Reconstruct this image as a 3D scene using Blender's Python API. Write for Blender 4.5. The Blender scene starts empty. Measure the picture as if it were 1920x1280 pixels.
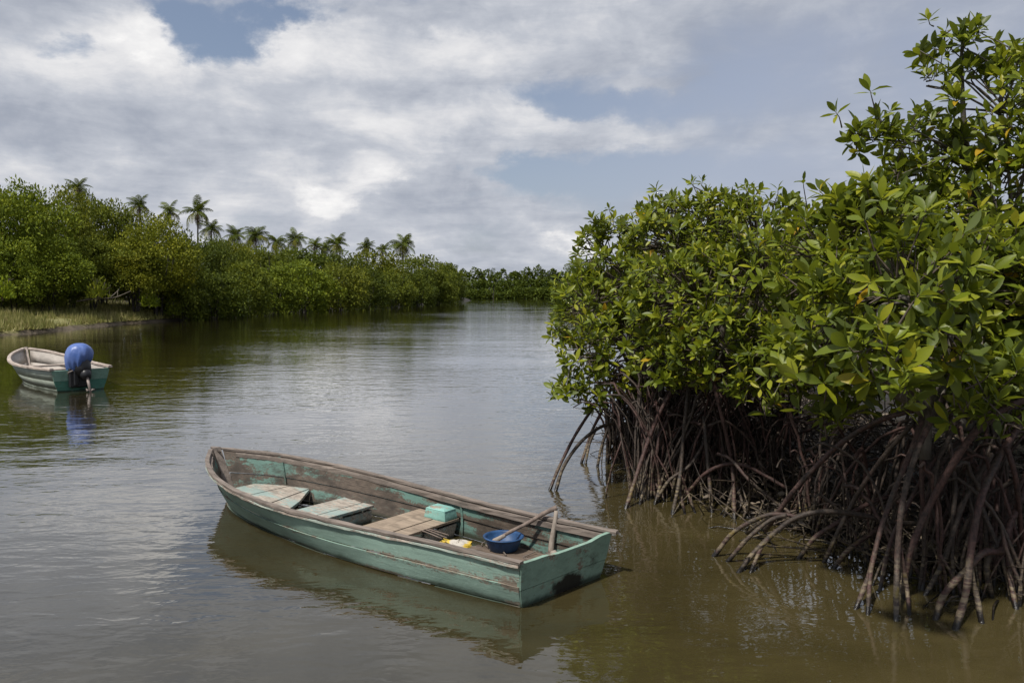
import bpy, math, random
import numpy as np
from mathutils import Vector, Matrix

# ------------------------------------------------------------------ camera, sky, sun, exposure
scene = bpy.context.scene
COL = scene.collection
FPX, CAM_H = 1490.0, 2.2                      # focal length in pixels of a 1920 px wide frame, eye height
PITCH = math.atan((640 - 548) / FPX)
cam_data = bpy.data.cameras.new("camera")
cam_data.sensor_width = 36.0
cam_data.lens = 36.0 * FPX / 1920.0
cam_data.clip_start = 0.05
cam_data.clip_end = 9000.0
cam = bpy.data.objects.new("camera", cam_data)
cam.location = (0, 0, CAM_H)
cam.rotation_euler = (math.pi / 2 - PITCH, 0, 0)
COL.objects.link(cam)
scene.camera = cam

SUN_AZ, SUN_EL = math.radians(-138.0), math.radians(60.0)     # azimuth from straight ahead, negative = left
SUN_DIR = Vector((math.sin(SUN_AZ) * math.cos(SUN_EL), math.cos(SUN_AZ) * math.cos(SUN_EL), math.sin(SUN_EL)))
sun_data = bpy.data.lights.new("sun", 'SUN')
sun_data.energy = 3.6
sun_data.angle = math.radians(3.0)
sun_data.color = (1.0, 0.955, 0.88)
sun = bpy.data.objects.new("sun", sun_data)
sun.rotation_euler = SUN_DIR.to_track_quat('Z', 'Y').to_euler()
sun.location = (-40, 10, 60)
COL.objects.link(sun)

vs = scene.view_settings
vs.view_transform = 'Standard'
vs.look = 'None'
vs.exposure = 0.28
vs.gamma = 1.0
vs.use_curve_mapping = False
scene.cycles.max_bounces = 6
scene.cycles.diffuse_bounces = 2
scene.cycles.glossy_bounces = 3
scene.cycles.transmission_bounces = 3
scene.cycles.transparent_max_bounces = 6
scene.cycles.caustics_reflective = False
scene.cycles.caustics_refractive = False


class NT:
    """Small helper for building node trees."""
    def __init__(self, tree):
        self.t = tree

    def n(self, typ, ins=None, **props):
        nd = self.t.nodes.new(typ)
        for k, v in props.items():
            setattr(nd, k, v)
        for k, v in (ins or {}).items():
            self.set(nd.inputs[k], v)
        return nd

    def set(self, sock, v):
        if isinstance(v, bpy.types.NodeSocket):
            self.t.links.new(v, sock)
        elif isinstance(v, (tuple, list)):
            v = tuple(v)
            sock.default_value = v if len(v) == len(sock.default_value) else v + (1.0,)
        else:
            sock.default_value = v

    def m(self, op, a, b=0.0, c=0.0, clamp=False):
        nd = self.t.nodes.new('ShaderNodeMath')
        nd.operation = op
        nd.use_clamp = clamp
        for i, v in enumerate((a, b, c)):
            if i < len(nd.inputs):
                self.set(nd.inputs[i], v)
        return nd.outputs[0]

    def step(self, v, lo, hi, out0=0.0, out1=1.0, smooth=True):
        nd = self.n('ShaderNodeMapRange', {0: v, 1: lo, 2: hi, 3: out0, 4: out1})
        nd.interpolation_type = 'SMOOTHSTEP' if smooth else 'LINEAR'
        nd.clamp = True
        return nd.outputs[0]

    def mix(self, f, a, b, mode='MIX'):
        nd = self.t.nodes.new('ShaderNodeMix')
        nd.data_type = 'RGBA'
        nd.blend_type = mode
        self.set(nd.inputs[0], f)
        self.set(nd.inputs[6], a)
        self.set(nd.inputs[7], b)
        return nd.outputs[2]

    def noise(self, vec, scale, detail=4.0, rough=0.55, dist=0.0, w=None):
        nd = self.n('ShaderNodeTexNoise', {'Scale': scale, 'Detail': detail, 'Roughness': rough, 'Distortion': dist})
        if vec is not None:
            self.t.links.new(vec, nd.inputs['Vector'])
        return nd.outputs[0]

    def ramp(self, f, stops, interp='LINEAR'):
        nd = self.n('ShaderNodeValToRGB', {0: f})
        cr = nd.color_ramp
        cr.interpolation = interp
        while len(cr.elements) < len(stops):
            cr.elements.new(0.5)
        for e, (p, c) in zip(cr.elements, stops):
            e.position = p
            e.color = tuple(c) + ((1.0,) if len(c) == 3 else ())
        return nd.outputs[0]

    def mapping(self, vec, scale=(1, 1, 1), loc=(0, 0, 0), rot=(0, 0, 0)):
        nd = self.n('ShaderNodeMapping', {'Vector': vec, 'Location': loc, 'Rotation': rot, 'Scale': scale})
        return nd.outputs[0]


def px_azel(px, py):
    a, b = (px - 960) / FPX, (640 - py) / FPX
    x, y, z = a, math.cos(PITCH) + b * math.sin(PITCH), -math.sin(PITCH) + b * math.cos(PITCH)
    return math.atan2(x, y), math.asin(z / math.sqrt(x * x + y * y + z * z))


def build_world():
    w = bpy.data.worlds.new("World")
    scene.world = w
    w.use_nodes = True
    w.node_tree.nodes.clear()
    t = NT(w.node_tree)
    STR = 0.1
    sky = t.n('ShaderNodeTexSky', sky_type='NISHITA', sun_disc=False, sun_elevation=SUN_EL, sun_rotation=SUN_AZ,
              altitude=0.0, air_density=1.0, dust_density=1.6, ozone_density=1.0)
    tc = t.n('ShaderNodeTexCoord')
    sep = t.n('ShaderNodeSeparateXYZ', {0: tc.outputs['Generated']})
    x, y, z = sep.outputs
    zc = t.m('MAXIMUM', z, 0.0)
    inv = t.m('DIVIDE', 1.0, t.m('ADD', zc, 0.16))
    plane = t.n('ShaderNodeCombineXYZ', {0: t.m('MULTIPLY', x, inv), 1: t.m('MULTIPLY', y, inv), 2: 0.0}).outputs[0]
    az0 = t.m('ARCTAN2', x, y)
    el0 = t.m('ARCSINE', z)
    ang = t.n('ShaderNodeCombineXYZ', {0: az0, 1: t.m('MULTIPLY', el0, 1.5), 2: 0.0}).outputs[0]
    # billowing warp of the direction, so that no cloud edge is a clean ellipse
    wn = t.n('ShaderNodeTexNoise', {'Vector': ang, 'Scale': 7.0, 'Detail': 6.0, 'Roughness': 0.62})
    ws = t.n('ShaderNodeSeparateColor', {0: wn.outputs[1]})
    az = t.m('ADD', az0, t.m('MULTIPLY', t.m('SUBTRACT', ws.outputs[0], 0.5), 0.22))
    el = t.m('ADD', el0, t.m('MULTIPLY', t.m('SUBTRACT', ws.outputs[1], 0.5), 0.10))

    def blob(px, py, rx, ry, k, tilt=0.0):
        a0, e0 = px_azel(px, py)
        da, de = t.m('SUBTRACT', az, a0), t.m('SUBTRACT', el, e0)
        if tilt:
            c, s = math.cos(tilt), math.sin(tilt)
            da, de = (t.m('ADD', t.m('MULTIPLY', da, c), t.m('MULTIPLY', de, s)),
                      t.m('SUBTRACT', t.m('MULTIPLY', de, c), t.m('MULTIPLY', da, s)))
        qa = t.m('POWER', t.m('MULTIPLY', da, FPX / rx), 2.0)
        qe = t.m('POWER', t.m('MULTIPLY', de, FPX / ry), 2.0)
        return t.m('MULTIPLY', t.m('POWER', math.e, t.m('MULTIPLY', t.m('ADD', qa, qe), -1.0)), k)

    def total(base, items):
        v = base
        for it in items:
            v = t.m('ADD', v, blob(*it))
        return v
    n1 = t.noise(plane, 1.25, 9.0, 0.62, 0.25)
    n2 = t.noise(plane, 3.1, 8.0, 0.6, 0.4)
    n3 = t.noise(ang, 9.0, 8.0, 0.6, 0.3)
    n4 = t.noise(ang, 3.0, 5.0, 0.55)
    n5 = t.noise(t.mapping(ang, (2.2, 8.0, 1), (4, 2, 0), (0, 0, 0.06)), 2.6, 9.0, 0.66, 0.8)
    ncov = t.m('ADD', t.m('MULTIPLY', t.m('SUBTRACT', n1, 0.5), 0.55), t.m('MULTIPLY', t.m('SUBTRACT', n3, 0.5), 0.75))
    soft = t.step(az0, -0.10, 0.42, 0.0, 0.26)
    cover = t.m('ADD', total(0.65, [
        (350, 48, 150, 50, -0.72), (130, 95, 90, 18, -0.30), (560, 12, 90, 20, -0.30), (255, 78, 55, 34, 0.45), (110, 12, 240, 34, 0.45),
        (1090, 190, 260, 50, -0.50), (1040, 318, 270, 42, -0.42), (1600, 170, 380, 280, -0.26), (1300, 330, 260, 60, -0.22),
        (980, 75, 420, 50, 0.45, 0.10), (1010, 245, 360, 30, 0.55, -0.03), (700, 210, 330, 120, 0.35),
        (680, 345, 120, 62, 0.5, 0.35), (1075, 452, 62, 26, 0.55), (1200, 150, 95, 14, 0.45, 0.12), (900, 345, 60, 14, 0.3)]), ncov)
    cov = t.step(cover, t.m('SUBTRACT', 0.34, soft), t.m('ADD', 0.64, soft))
    # how bright the cloud itself is: white crests, grey bases
    shade = t.m('ADD', total(0.36, [
        (860, 60, 420, 70, 0.24, 0.08), (640, 200, 300, 95, 0.16), (275, 80, 80, 45, 0.34), (500, 60, 130, 60, 0.26),
        (900, 215, 200, 40, 0.08), (1020, 240, 330, 26, 0.14, -0.03), (670, 330, 85, 42, 0.26, 0.45), (1075, 450, 60, 26, 0.22),
        (60, 110, 160, 50, 0.20), (260, 262, 330, 40, -0.14), (740, 165, 180, 20, -0.12), (830, 30, 300, 14, -0.16),
        (150, 310, 260, 26, 0.10), (470, 300, 200, 22, 0.10), (330, 390, 260, 30, 0.06), (750, 400, 190, 55, -0.06), (1600, 200, 420, 260, -0.07), (520, 420, 300, 40, 0.02)]),
        t.m('ADD', t.m('MULTIPLY', t.m('SUBTRACT', n2, 0.5), 0.50),
            t.m('ADD', t.m('MULTIPLY', t.m('SUBTRACT', n3, 0.5), 0.75), t.m('ADD', t.m('MULTIPLY', t.m('SUBTRACT', n4, 0.5), 0.25), t.m('MULTIPLY', t.m('SUBTRACT', n5, 0.5), 0.34)))))
    shade = t.m('ADD', shade, t.step(el0, 0.26, 0.06, 0.0, 0.11))
    # sunlit cumulus heads low over the river
    cum = t.step(t.m('ADD', total(0.0, [(690, 345, 105, 40, 0.72, 0.35), (600, 392, 60, 22, 0.5), (1075, 455, 60, 26, 0.8), (880, 350, 50, 14, 0.6), (275, 80, 70, 36, 0.5)]),
                           t.m('MULTIPLY', t.m('SUBTRACT', n3, 0.5), 2.2)), 0.38, 0.95)
    shade = t.m('ADD', shade, t.m('MULTIPLY', cum, 0.20))
    cov = t.m('MAXIMUM', cov, t.m('MULTIPLY', cum, 0.75))
    cloud = t.ramp(shade, [(0.0, (0.23, 0.255, 0.315)), (0.30, (0.325, 0.352, 0.412)), (0.50, (0.44, 0.462, 0.512)),
                           (0.72, (0.64, 0.640, 0.655)), (1.0, (0.82, 0.810, 0.80))])
    cloud = t.n('ShaderNodeVectorMath', {0: cloud, 3: 1.0 / STR}, operation='SCALE').outputs[0]
    # thin veil between the clouds greys the blue
    veil = t.n('ShaderNodeVectorMath', {0: (0.365, 0.39, 0.48), 3: 1.0 / STR}, operation='SCALE').outputs[0]
    skyc = t.n('ShaderNodeVectorMath', {0: sky.outputs[0], 3: 0.80}, operation='SCALE').outputs[0]
    low = t.step(el0, 0.30, 0.02)
    blue = t.mix(t.m('ADD', t.m('MULTIPLY', low, 0.22), t.m('ADD', 0.22, t.step(az0, -0.15, 0.40, 0.0, 0.42))), skyc, veil)
    col = t.mix(cov, blue, cloud)
    bg = t.n('ShaderNodeBackground', {'Color': col, 'Strength': STR})
    out = t.n('ShaderNodeOutputWorld')
    w.node_tree.links.new(bg.outputs[0], out.inputs[0])


build_world()

# ------------------------------------------------------------------ helpers
rng = np.random.default_rng(7)
random.seed(7)


def ray(px, py):
    a, b = (px - 960) / FPX, (640 - py) / FPX
    return np.array([a, math.cos(PITCH) + b * math.sin(PITCH), -math.sin(PITCH) + b * math.cos(PITCH)])


def at_z(px, py, z=0.0):
    d = ray(px, py)
    return np.array([0, 0, CAM_H]) + d * ((z - CAM_H) / d[2])


def at_y(px, py, Y):
    d = ray(px, py)
    return np.array([0, 0, CAM_H]) + d * (Y / d[1])


def tag(o, label=None, cat=None, group=None, kind=None):
    if label:
        o['label'] = label
    if cat:
        o['category'] = cat
    if group:
        o['group'] = group
    if kind:
        o['kind'] = kind
    return o


def link(o, parent=None):
    COL.objects.link(o)
    if parent is not None:
        o.parent = parent
    return o


def empty(name, loc=(0, 0, 0), rz=0.0):
    o = bpy.data.objects.new(name, None)
    o.empty_display_size = 0.2
    o.location = loc
    o.rotation_euler = (0, 0, rz)
    return link(o)


def mesh_np(name, V, F, mats, smooth=False, mat_idx=None):
    V = np.asarray(V, dtype=np.float32)
    me = bpy.data.meshes.new(name)
    if isinstance(F, np.ndarray):
        nf, k = F.shape
        me.vertices.add(len(V))
        me.vertices.foreach_set('co', V.ravel())
        me.loops.add(nf * k)
        me.loops.foreach_set('vertex_index', F.astype(np.int32).ravel())
        me.polygons.add(nf)
        me.polygons.foreach_set('loop_start', np.arange(0, nf * k, k, dtype=np.int32))
        me.update(calc_edges=True)
    else:
        me.from_pydata([tuple(map(float, v)) for v in V], [], [tuple(map(int, f)) for f in F])
        me.update()
    for m_ in (mats if isinstance(mats, (list, tuple)) else [mats]):
        me.materials.append(m_)
    if mat_idx is not None:
        me.polygons.foreach_set('material_index', np.asarray(mat_idx, dtype=np.int32))
    if smooth:
        me.polygons.foreach_set('use_smooth', np.ones(len(me.polygons), dtype=bool))
    return me


class MB:
    """Collects vertices and faces for one mesh."""
    def __init__(self):
        self.V, self.F, self.n = [], [], 0

    def add(self, V, F):
        self.V.append(np.asarray(V, dtype=float))
        self.F.extend([tuple(int(i) + self.n for i in f) for f in F])
        self.n += len(V)
        return self

    def tube(self, pts, radii, sides=6, caps=True):
        V, F = tube(pts, radii, sides, caps)
        return self.add(V, F)

    def box(self, c, s, rz=0.0, bevel=0.0, jitter=0.0):
        V, F = box_vf(c, s, rz, bevel, jitter)
        return self.add(V, F)

    def build(self, name, mat_, parent=None, smooth=False):
        me = mesh_np(name, np.concatenate(self.V), self.F, mat_, smooth)
        return link(bpy.data.objects.new(name, me), parent)


def tube(pts, radii, sides=6, caps=True):
    P = np.asarray(pts, dtype=float)
    n = len(P)
    R = np.full(n, radii, dtype=float) if np.isscalar(radii) else np.asarray(radii, dtype=float)
    T = np.gradient(P, axis=0)
    T /= np.linalg.norm(T, axis=1)[:, None] + 1e-12
    a = np.array([0, 0, 1.0]) if abs(T[0][2]) < 0.9 else np.array([1.0, 0, 0])
    u = np.cross(T[0], a)
    u /= np.linalg.norm(u)
    V = np.zeros((n, sides, 3))
    ang = np.arange(sides) * 2 * math.pi / sides
    for i in range(n):
        u = u - T[i] * (u @ T[i])
        u /= np.linalg.norm(u) + 1e-12
        v = np.cross(T[i], u)
        V[i] = P[i] + R[i] * (np.cos(ang)[:, None] * u + np.sin(ang)[:, None] * v)
    F = []
    for i in range(n - 1):
        for j in range(sides):
            k = (j + 1) % sides
            F.append((i * sides + j, i * sides + k, (i + 1) * sides + k, (i + 1) * sides + j))
    if caps:
        F.append(tuple(range(sides - 1, -1, -1)))
        F.append(tuple((n - 1) * sides + j for j in range(sides)))
    return V.reshape(-1, 3), F


def smooth_path(ctrl, n=14):
    """Catmull-Rom through the control points."""
    C = np.asarray(ctrl, dtype=float)
    if len(C) == 2:
        return C[0] + (C[1] - C[0]) * np.linspace(0, 1, n)[:, None]
    E = np.vstack([2 * C[0] - C[1], C, 2 * C[-1] - C[-2]])
    out = []
    m = len(C) - 1
    for s in np.linspace(0, m, n):
        i = min(int(s), m - 1)
        t = s - i
        p0, p1, p2, p3 = E[i], E[i + 1], E[i + 2], E[i + 3]
        out.append(0.5 * (2 * p1 + (p2 - p0) * t + (2 * p0 - 5 * p1 + 4 * p2 - p3) * t * t + (3 * p1 - p0 - 3 * p2 + p3) * t ** 3))
    return np.array(out)


def box_vf(c, s, rz=0.0, bevel=0.0, jitter=0.0):
    """A box, its edges bevelled by cutting the corners back (24 vertices) when bevel > 0."""
    hx, hy, hz = s[0] / 2, s[1] / 2, s[2] / 2
    b = bevel
    V, idx = [], {}
    if b <= 0:
        for sx in (-1, 1):
            for sy in (-1, 1):
                for sz in (-1, 1):
                    V.append((sx * hx, sy * hy, sz * hz))
        F = [(0, 1, 3, 2), (4, 6, 7, 5), (0, 4, 5, 1), (2, 3, 7, 6), (0, 2, 6, 4), (1, 5, 7, 3)]
    else:
        for sx in (-1, 1):
            for sy in (-1, 1):
                for sz in (-1, 1):
                    for ax in range(3):
                        p = [sx * (hx - b), sy * (hy - b), sz * (hz - b)]
                        p[ax] = (sx * hx, sy * hy, sz * hz)[ax]
                        idx[(sx, sy, sz, ax)] = len(V)
                        V.append(tuple(p))
        g = lambda sx, sy, sz, ax: idx[(sx, sy, sz, ax)]
        F = []
        for sg in (-1, 1):
            F.append([g(sg, a, b_, 0) for a, b_ in ((-1, -1), (1, -1), (1, 1), (-1, 1))])
            F.append([g(a, sg, b_, 1) for a, b_ in ((-1, -1), (1, -1), (1, 1), (-1, 1))])
            F.append([g(a, b_, sg, 2) for a, b_ in ((-1, -1), (1, -1), (1, 1), (-1, 1))])
        for a in (-1, 1):
            for c_ in (-1, 1):
                F.append([g(a, c_, -1, 0), g(a, c_, 1, 0), g(a, c_, 1, 1), g(a, c_, -1, 1)])
                F.append([g(a, -1, c_, 0), g(a, 1, c_, 0), g(a, 1, c_, 2), g(a, -1, c_, 2)])
                F.append([g(-1, a, c_, 1), g(1, a, c_, 1), g(1, a, c_, 2), g(-1, a, c_, 2)])
        for a in (-1, 1):
            for c_ in (-1, 1):
                for d in (-1, 1):
                    F.append([g(a, c_, d, 0), g(a, c_, d, 1), g(a, c_, d, 2)])
        Va = np.array(V)
        F2 = []
        for f in F:
            p = Va[list(f)]
            nrm = np.cross(p[1] - p[0], p[2] - p[0])
            F2.append(tuple(f) if nrm @ p.mean(0) > 0 else tuple(reversed(f)))
        F = F2
    V = np.array(V)
    if jitter:
        V = V + rng.normal(0, jitter, V.shape)
    cr, sr = math.cos(rz), math.sin(rz)
    V = np.stack([V[:, 0] * cr - V[:, 1] * sr, V[:, 0] * sr + V[:, 1] * cr, V[:, 2]], 1) + np.asarray(c, dtype=float)
    return V, F


def nat_spline(x, y, t):
    x, y = np.asarray(x, float), np.asarray(y, float)
    n = len(x)
    h = np.diff(x)
    A = np.zeros((n, n))
    r = np.zeros(n)
    A[0, 0] = A[-1, -1] = 1
    for i in range(1, n - 1):
        A[i, i - 1], A[i, i], A[i, i + 1] = h[i - 1], 2 * (h[i - 1] + h[i]), h[i]
        r[i] = 6 * ((y[i + 1] - y[i]) / h[i] - (y[i] - y[i - 1]) / h[i - 1])
    m = np.linalg.solve(A, r)
    t = np.asarray(t, float)
    i = np.clip(np.searchsorted(x, t) - 1, 0, n - 2)
    d, hh = t - x[i], h[i]
    return y[i] + d * ((y[i + 1] - y[i]) / hh - hh * (2 * m[i] + m[i + 1]) / 6) + d * d * m[i] / 2 + d ** 3 * (m[i + 1] - m[i]) / (6 * hh)


def fbm(x, y, seed=0):
    """Cheap smooth noise for terrain."""
    r = np.random.default_rng(seed)
    v = 0
    for o in range(5):
        a, b, c, d = r.uniform(0, 6.28, 4)
        k = 0.11 * 2.0 ** o
        v = v + 0.6 ** o * (np.sin(k * (x * math.cos(a) + y * math.sin(a)) + b) * np.sin(k * 1.3 * (x * math.cos(c) - y * math.sin(c)) + d))
    return v


# ------------------------------------------------------------------ materials
def new_mat(name):
    m_ = bpy.data.materials.new(name)
    m_.use_nodes = True
    m_.node_tree.nodes.clear()
    t = NT(m_.node_tree)
    out = t.n('ShaderNodeOutputMaterial')
    return m_, t, out


def finish(t, out, shader):
    t.t.links.new(shader, out.inputs[0])


def bump(t, height, strength=0.5, dist=0.01):
    return t.n('ShaderNodeBump', {'Height': height, 'Strength': strength, 'Distance': dist}).outputs[0]


def island_random(t, k=1.0):
    geo = t.n('ShaderNodeNewGeometry')
    oi = t.n('ShaderNodeObjectInfo')
    return t.m('FRACT', t.m('ADD', geo.outputs['Random Per Island'], t.m('MULTIPLY', oi.outputs['Random'], 7.31 * k))), geo, oi


def mat_near_leaf():
    m_, t, out = new_mat('mangrove_leaf')
    r, geo, oi = island_random(t)
    pos = geo.outputs['Position']
    patch = t.noise(pos, 1.6, 3.0, 0.5)
    f = t.m('ADD', t.m('MULTIPLY', r, 0.80), t.m('MULTIPLY', t.m('SUBTRACT', patch, 0.28), 0.60), clamp=True)
    col = t.ramp(f, [(0.0, (0.040, 0.062, 0.008)), (0.30, (0.085, 0.120, 0.010)), (0.58, (0.172, 0.218, 0.012)),
                     (0.82, (0.275, 0.300, 0.015)), (1.0, (0.37, 0.350, 0.022))])
    old = t.step(r, 0.991, 0.996)
    col = t.mix(old, col, (0.50, 0.30, 0.018))
    mott = t.noise(pos, 45.0, 3.0, 0.6)
    col = t.mix(t.step(mott, 0.35, 0.75, 0.0, 0.35), col, t.mix(0.5, col, (0.16, 0.17, 0.03)))
    back = t.mix(0.55, col, (0.13, 0.165, 0.055))
    colf = t.mix(geo.outputs['Backfacing'], col, back)
    rough = t.m('ADD', t.m('MULTIPLY', geo.outputs['Backfacing'], 0.25), t.m('ADD', t.m('MULTIPLY', mott, 0.25), 0.30))
    p = t.n('ShaderNodeBsdfPrincipled', {'Base Color': colf, 'Roughness': rough, 'Specular IOR Level': 0.36,
                                          'Normal': bump(t, mott, 0.25, 0.004)})
    tr = t.n('ShaderNodeBsdfTranslucent', {'Color': t.mix(0.5, col, (0.26, 0.30, 0.02))})
    mx = t.n('ShaderNodeMixShader', {0: 0.36, 1: p.outputs[0], 2: tr.outputs[0]})
    finish(t, out, mx.outputs[0])
    return m_


def mat_far_leaf():
    m_, t, out = new_mat('foliage')
    r, geo, oi = island_random(t)
    pos = geo.outputs['Position']
    patch = t.noise(pos, 0.5, 3.0, 0.5)
    f = t.m('ADD', t.m('MULTIPLY', r, 0.6), t.m('MULTIPLY', t.m('SUBTRACT', patch, 0.3), 0.8), clamp=True)
    col = t.ramp(f, [(0.0, (0.042, 0.062, 0.010)), (0.45, (0.105, 0.132, 0.014)), (0.8, (0.190, 0.208, 0.018)), (1.0, (0.27, 0.255, 0.03))])
    col = t.mix(1.0, col, oi.outputs['Color'], 'MULTIPLY')
    col = t.n('ShaderNodeVectorMath', {0: col, 3: 1.0}, operation='SCALE').outputs[0]
    p = t.n('ShaderNodeBsdfPrincipled', {'Base Color': col, 'Roughness': 0.65, 'Specular IOR Level': 0.2})
    tr = t.n('ShaderNodeBsdfTranslucent', {'Color': t.mix(0.35, col, (0.20, 0.22, 0.02))})
    mx = t.n('ShaderNodeMixShader', {0: 0.30, 1: p.outputs[0], 2: tr.outputs[0]})
    finish(t, out, mx.outputs[0])
    return m_


def mat_root():
    m_, t, out = new_mat('root_bark')
    geo = t.n('ShaderNodeNewGeometry')
    oi = t.n('ShaderNodeObjectInfo')
    pos = geo.outputs['Position']
    z = t.n('ShaderNodeSeparateXYZ', {0: pos}).outputs[2]
    n1 = t.noise(pos, 5.0, 5.0, 0.6)
    n2 = t.noise(pos, 38.0, 4.0, 0.65)
    grey = t.mix(t.step(n2, 0.3, 0.7), (0.015, 0.0105, 0.008), (0.070, 0.050, 0.037))
    red = t.mix(t.step(n2, 0.3, 0.7), (0.024, 0.011, 0.009), (0.088, 0.044, 0.036))
    tint = t.step(t.m('ADD', n1, t.m('MULTIPLY', t.m('SUBTRACT', oi.outputs['Random'], 0.5), 0.5)), 0.42, 0.66)
    col = t.mix(tint, grey, red)
    # dried mud and barnacles in rings above the tide line
    band = t.noise(t.mapping(pos, (6, 6, 46)), 1.0, 3.0, 0.6)
    low = t.step(t.m('ADD', z, t.m('MULTIPLY', t.m('SUBTRACT', n1, 0.5), 0.5)), 0.42, 0.12)
    ring = t.m('MULTIPLY', low, t.step(band, 0.44, 0.62))
    col = t.mix(t.m('MULTIPLY', ring, 0.8), col, t.mix(n2, (0.10, 0.078, 0.050), (0.28, 0.225, 0.14)))
    moss = t.m('MULTIPLY', low, t.step(t.noise(pos, 9.0, 3.0, 0.5), 0.60, 0.72))
    col = t.mix(t.m('MULTIPLY', moss, 0.65), col, (0.20, 0.15, 0.02))
    wet = t.step(t.m('ADD', z, t.m('MULTIPLY', t.m('SUBTRACT', n2, 0.5), 0.06)), 0.075, 0.025)
    col = t.mix(wet, col, (0.012, 0.010, 0.009))
    rough = t.m('SUBTRACT', 0.68, t.m('MULTIPLY', wet, 0.4))
    p = t.n('ShaderNodeBsdfPrincipled', {'Base Color': col, 'Roughness': rough,
                                          'Normal': bump(t, t.m('ADD', n2, t.m('MULTIPLY', band, low)), 0.6, 0.012)})
    finish(t, out, p.outputs[0])
    return m_


def mat_bark(name, a, b, scale=14.0):
    m_, t, out = new_mat(name)
    tc = t.n('ShaderNodeTexCoord')
    n = t.noise(t.mapping(tc.outputs['Object'], (1, 1, 0.3)), scale, 6.0, 0.65)
    p = t.n('ShaderNodeBsdfPrincipled', {'Base Color': t.ramp(n, [(0.3, a), (0.7, b)]), 'Roughness': 0.8, 'Normal': bump(t, n, 0.6, 0.02)})
    finish(t, out, p.outputs[0])
    return m_


def mat_flat(name, col, rough=0.6, vary=0.25, scale=12.0, spec=0.4, bumpd=0.003, use_island=False):
    m_, t, out = new_mat(name)
    tc = t.n('ShaderNodeTexCoord')
    n = t.noise(tc.outputs['Object'], scale, 5.0, 0.6)
    c0 = tuple(c * (1 - vary) for c in col)
    c1 = tuple(min(1.0, c * (1 + vary)) for c in col)
    f = n
    if use_island:
        f = t.m('ADD', t.m('MULTIPLY', n, 0.3), t.m('MULTIPLY', island_random(t)[0], 0.7))
    p = t.n('ShaderNodeBsdfPrincipled', {'Base Color': t.ramp(f, [(0.25, c0), (0.75, c1)]), 'Roughness': rough,
                                          'Specular IOR Level': spec, 'Normal': bump(t, n, 0.4, bumpd)})
    finish(t, out, p.outputs[0])
    return m_


def mat_litter():
    m_, t, out = new_mat('leaf_litter')
    r, geo, oi = island_random(t)
    n = t.noise(geo.outputs['Position'], 30.0, 4.0, 0.6)
    col = t.ramp(t.m('ADD', t.m('MULTIPLY', r, 0.8), t.m('MULTIPLY', n, 0.2)),
                 [(0.0, (0.035, 0.026, 0.020)), (0.45, (0.085, 0.062, 0.044)), (0.75, (0.16, 0.125, 0.09)), (0.95, (0.27, 0.22, 0.16)), (1.0, (0.26, 0.20, 0.03))])
    p = t.n('ShaderNodeBsdfPrincipled', {'Base Color': col, 'Roughness': 0.6})
    finish(t, out, p.outputs[0])
    return m_


def mat_mud():
    m_, t, out = new_mat('mud')
    geo = t.n('ShaderNodeNewGeometry')
    pos = geo.outputs['Position']
    n = t.noise(pos, 6.0, 7.0, 0.65)
    col = t.ramp(n, [(0.3, (0.009, 0.007, 0.0055)), (0.7, (0.030, 0.023, 0.017))])
    p = t.n('ShaderNodeBsdfPrincipled', {'Base Color': col, 'Roughness': t.step(n, 0.4, 0.6, 0.35, 0.75), 'Normal': bump(t, n, 0.9, 0.05)})
    finish(t, out, p.outputs[0])
    return m_


def mat_bank():
    m_, t, out = new_mat('grassy_bank')
    geo = t.n('ShaderNodeNewGeometry')
    pos = geo.outputs['Position']
    z = t.n('ShaderNodeSeparateXYZ', {0: pos}).outputs[2]
    n = t.noise(pos, 1.3, 7.0, 0.65)
    n2 = t.noise(pos, 0.35, 4.0, 0.6)
    earth = t.ramp(n, [(0.3, (0.060, 0.046, 0.030)), (0.7, (0.16, 0.125, 0.085))])
    grass = t.ramp(n, [(0.3, (0.12, 0.125, 0.036)), (0.7, (0.28, 0.25, 0.10))])
    g = t.step(t.m('ADD', z, t.m('MULTIPLY', t.m('SUBTRACT', n2, 0.5), 0.7)), 0.06, 0.30)
    col = t.mix(g, earth, grass)
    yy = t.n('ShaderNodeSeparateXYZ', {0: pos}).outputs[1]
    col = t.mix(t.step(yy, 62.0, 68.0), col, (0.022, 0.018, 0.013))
    p = t.n('ShaderNodeBsdfPrincipled', {'Base Color': col, 'Roughness': 0.9, 'Normal': bump(t, n, 0.4, 0.04)})
    finish(t, out, p.outputs[0])
    return m_


def mat_grass():
    m_, t, out = new_mat('grass_blade')
    r, geo, oi = island_random(t)
    n = t.noise(geo.outputs['Position'], 0.3, 3.0, 0.6)
    f = t.m('ADD', t.m('MULTIPLY', r, 0.5), t.m('MULTIPLY', n, 0.6), clamp=True)
    col = t.ramp(f, [(0.15, (0.12, 0.145, 0.028)), (0.45, (0.24, 0.245, 0.060)), (0.75, (0.36, 0.315, 0.12)), (1.0, (0.46, 0.38, 0.22))])
    p = t.n('ShaderNodeBsdfPrincipled', {'Base Color': col, 'Roughness': 0.7})
    tr = t.n('ShaderNodeBsdfTranslucent', {'Color': col})
    mx = t.n('ShaderNodeMixShader', {0: 0.3, 1: p.outputs[0], 2: tr.outputs[0]})
    finish(t, out, mx.outputs[0])
    return m_


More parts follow.
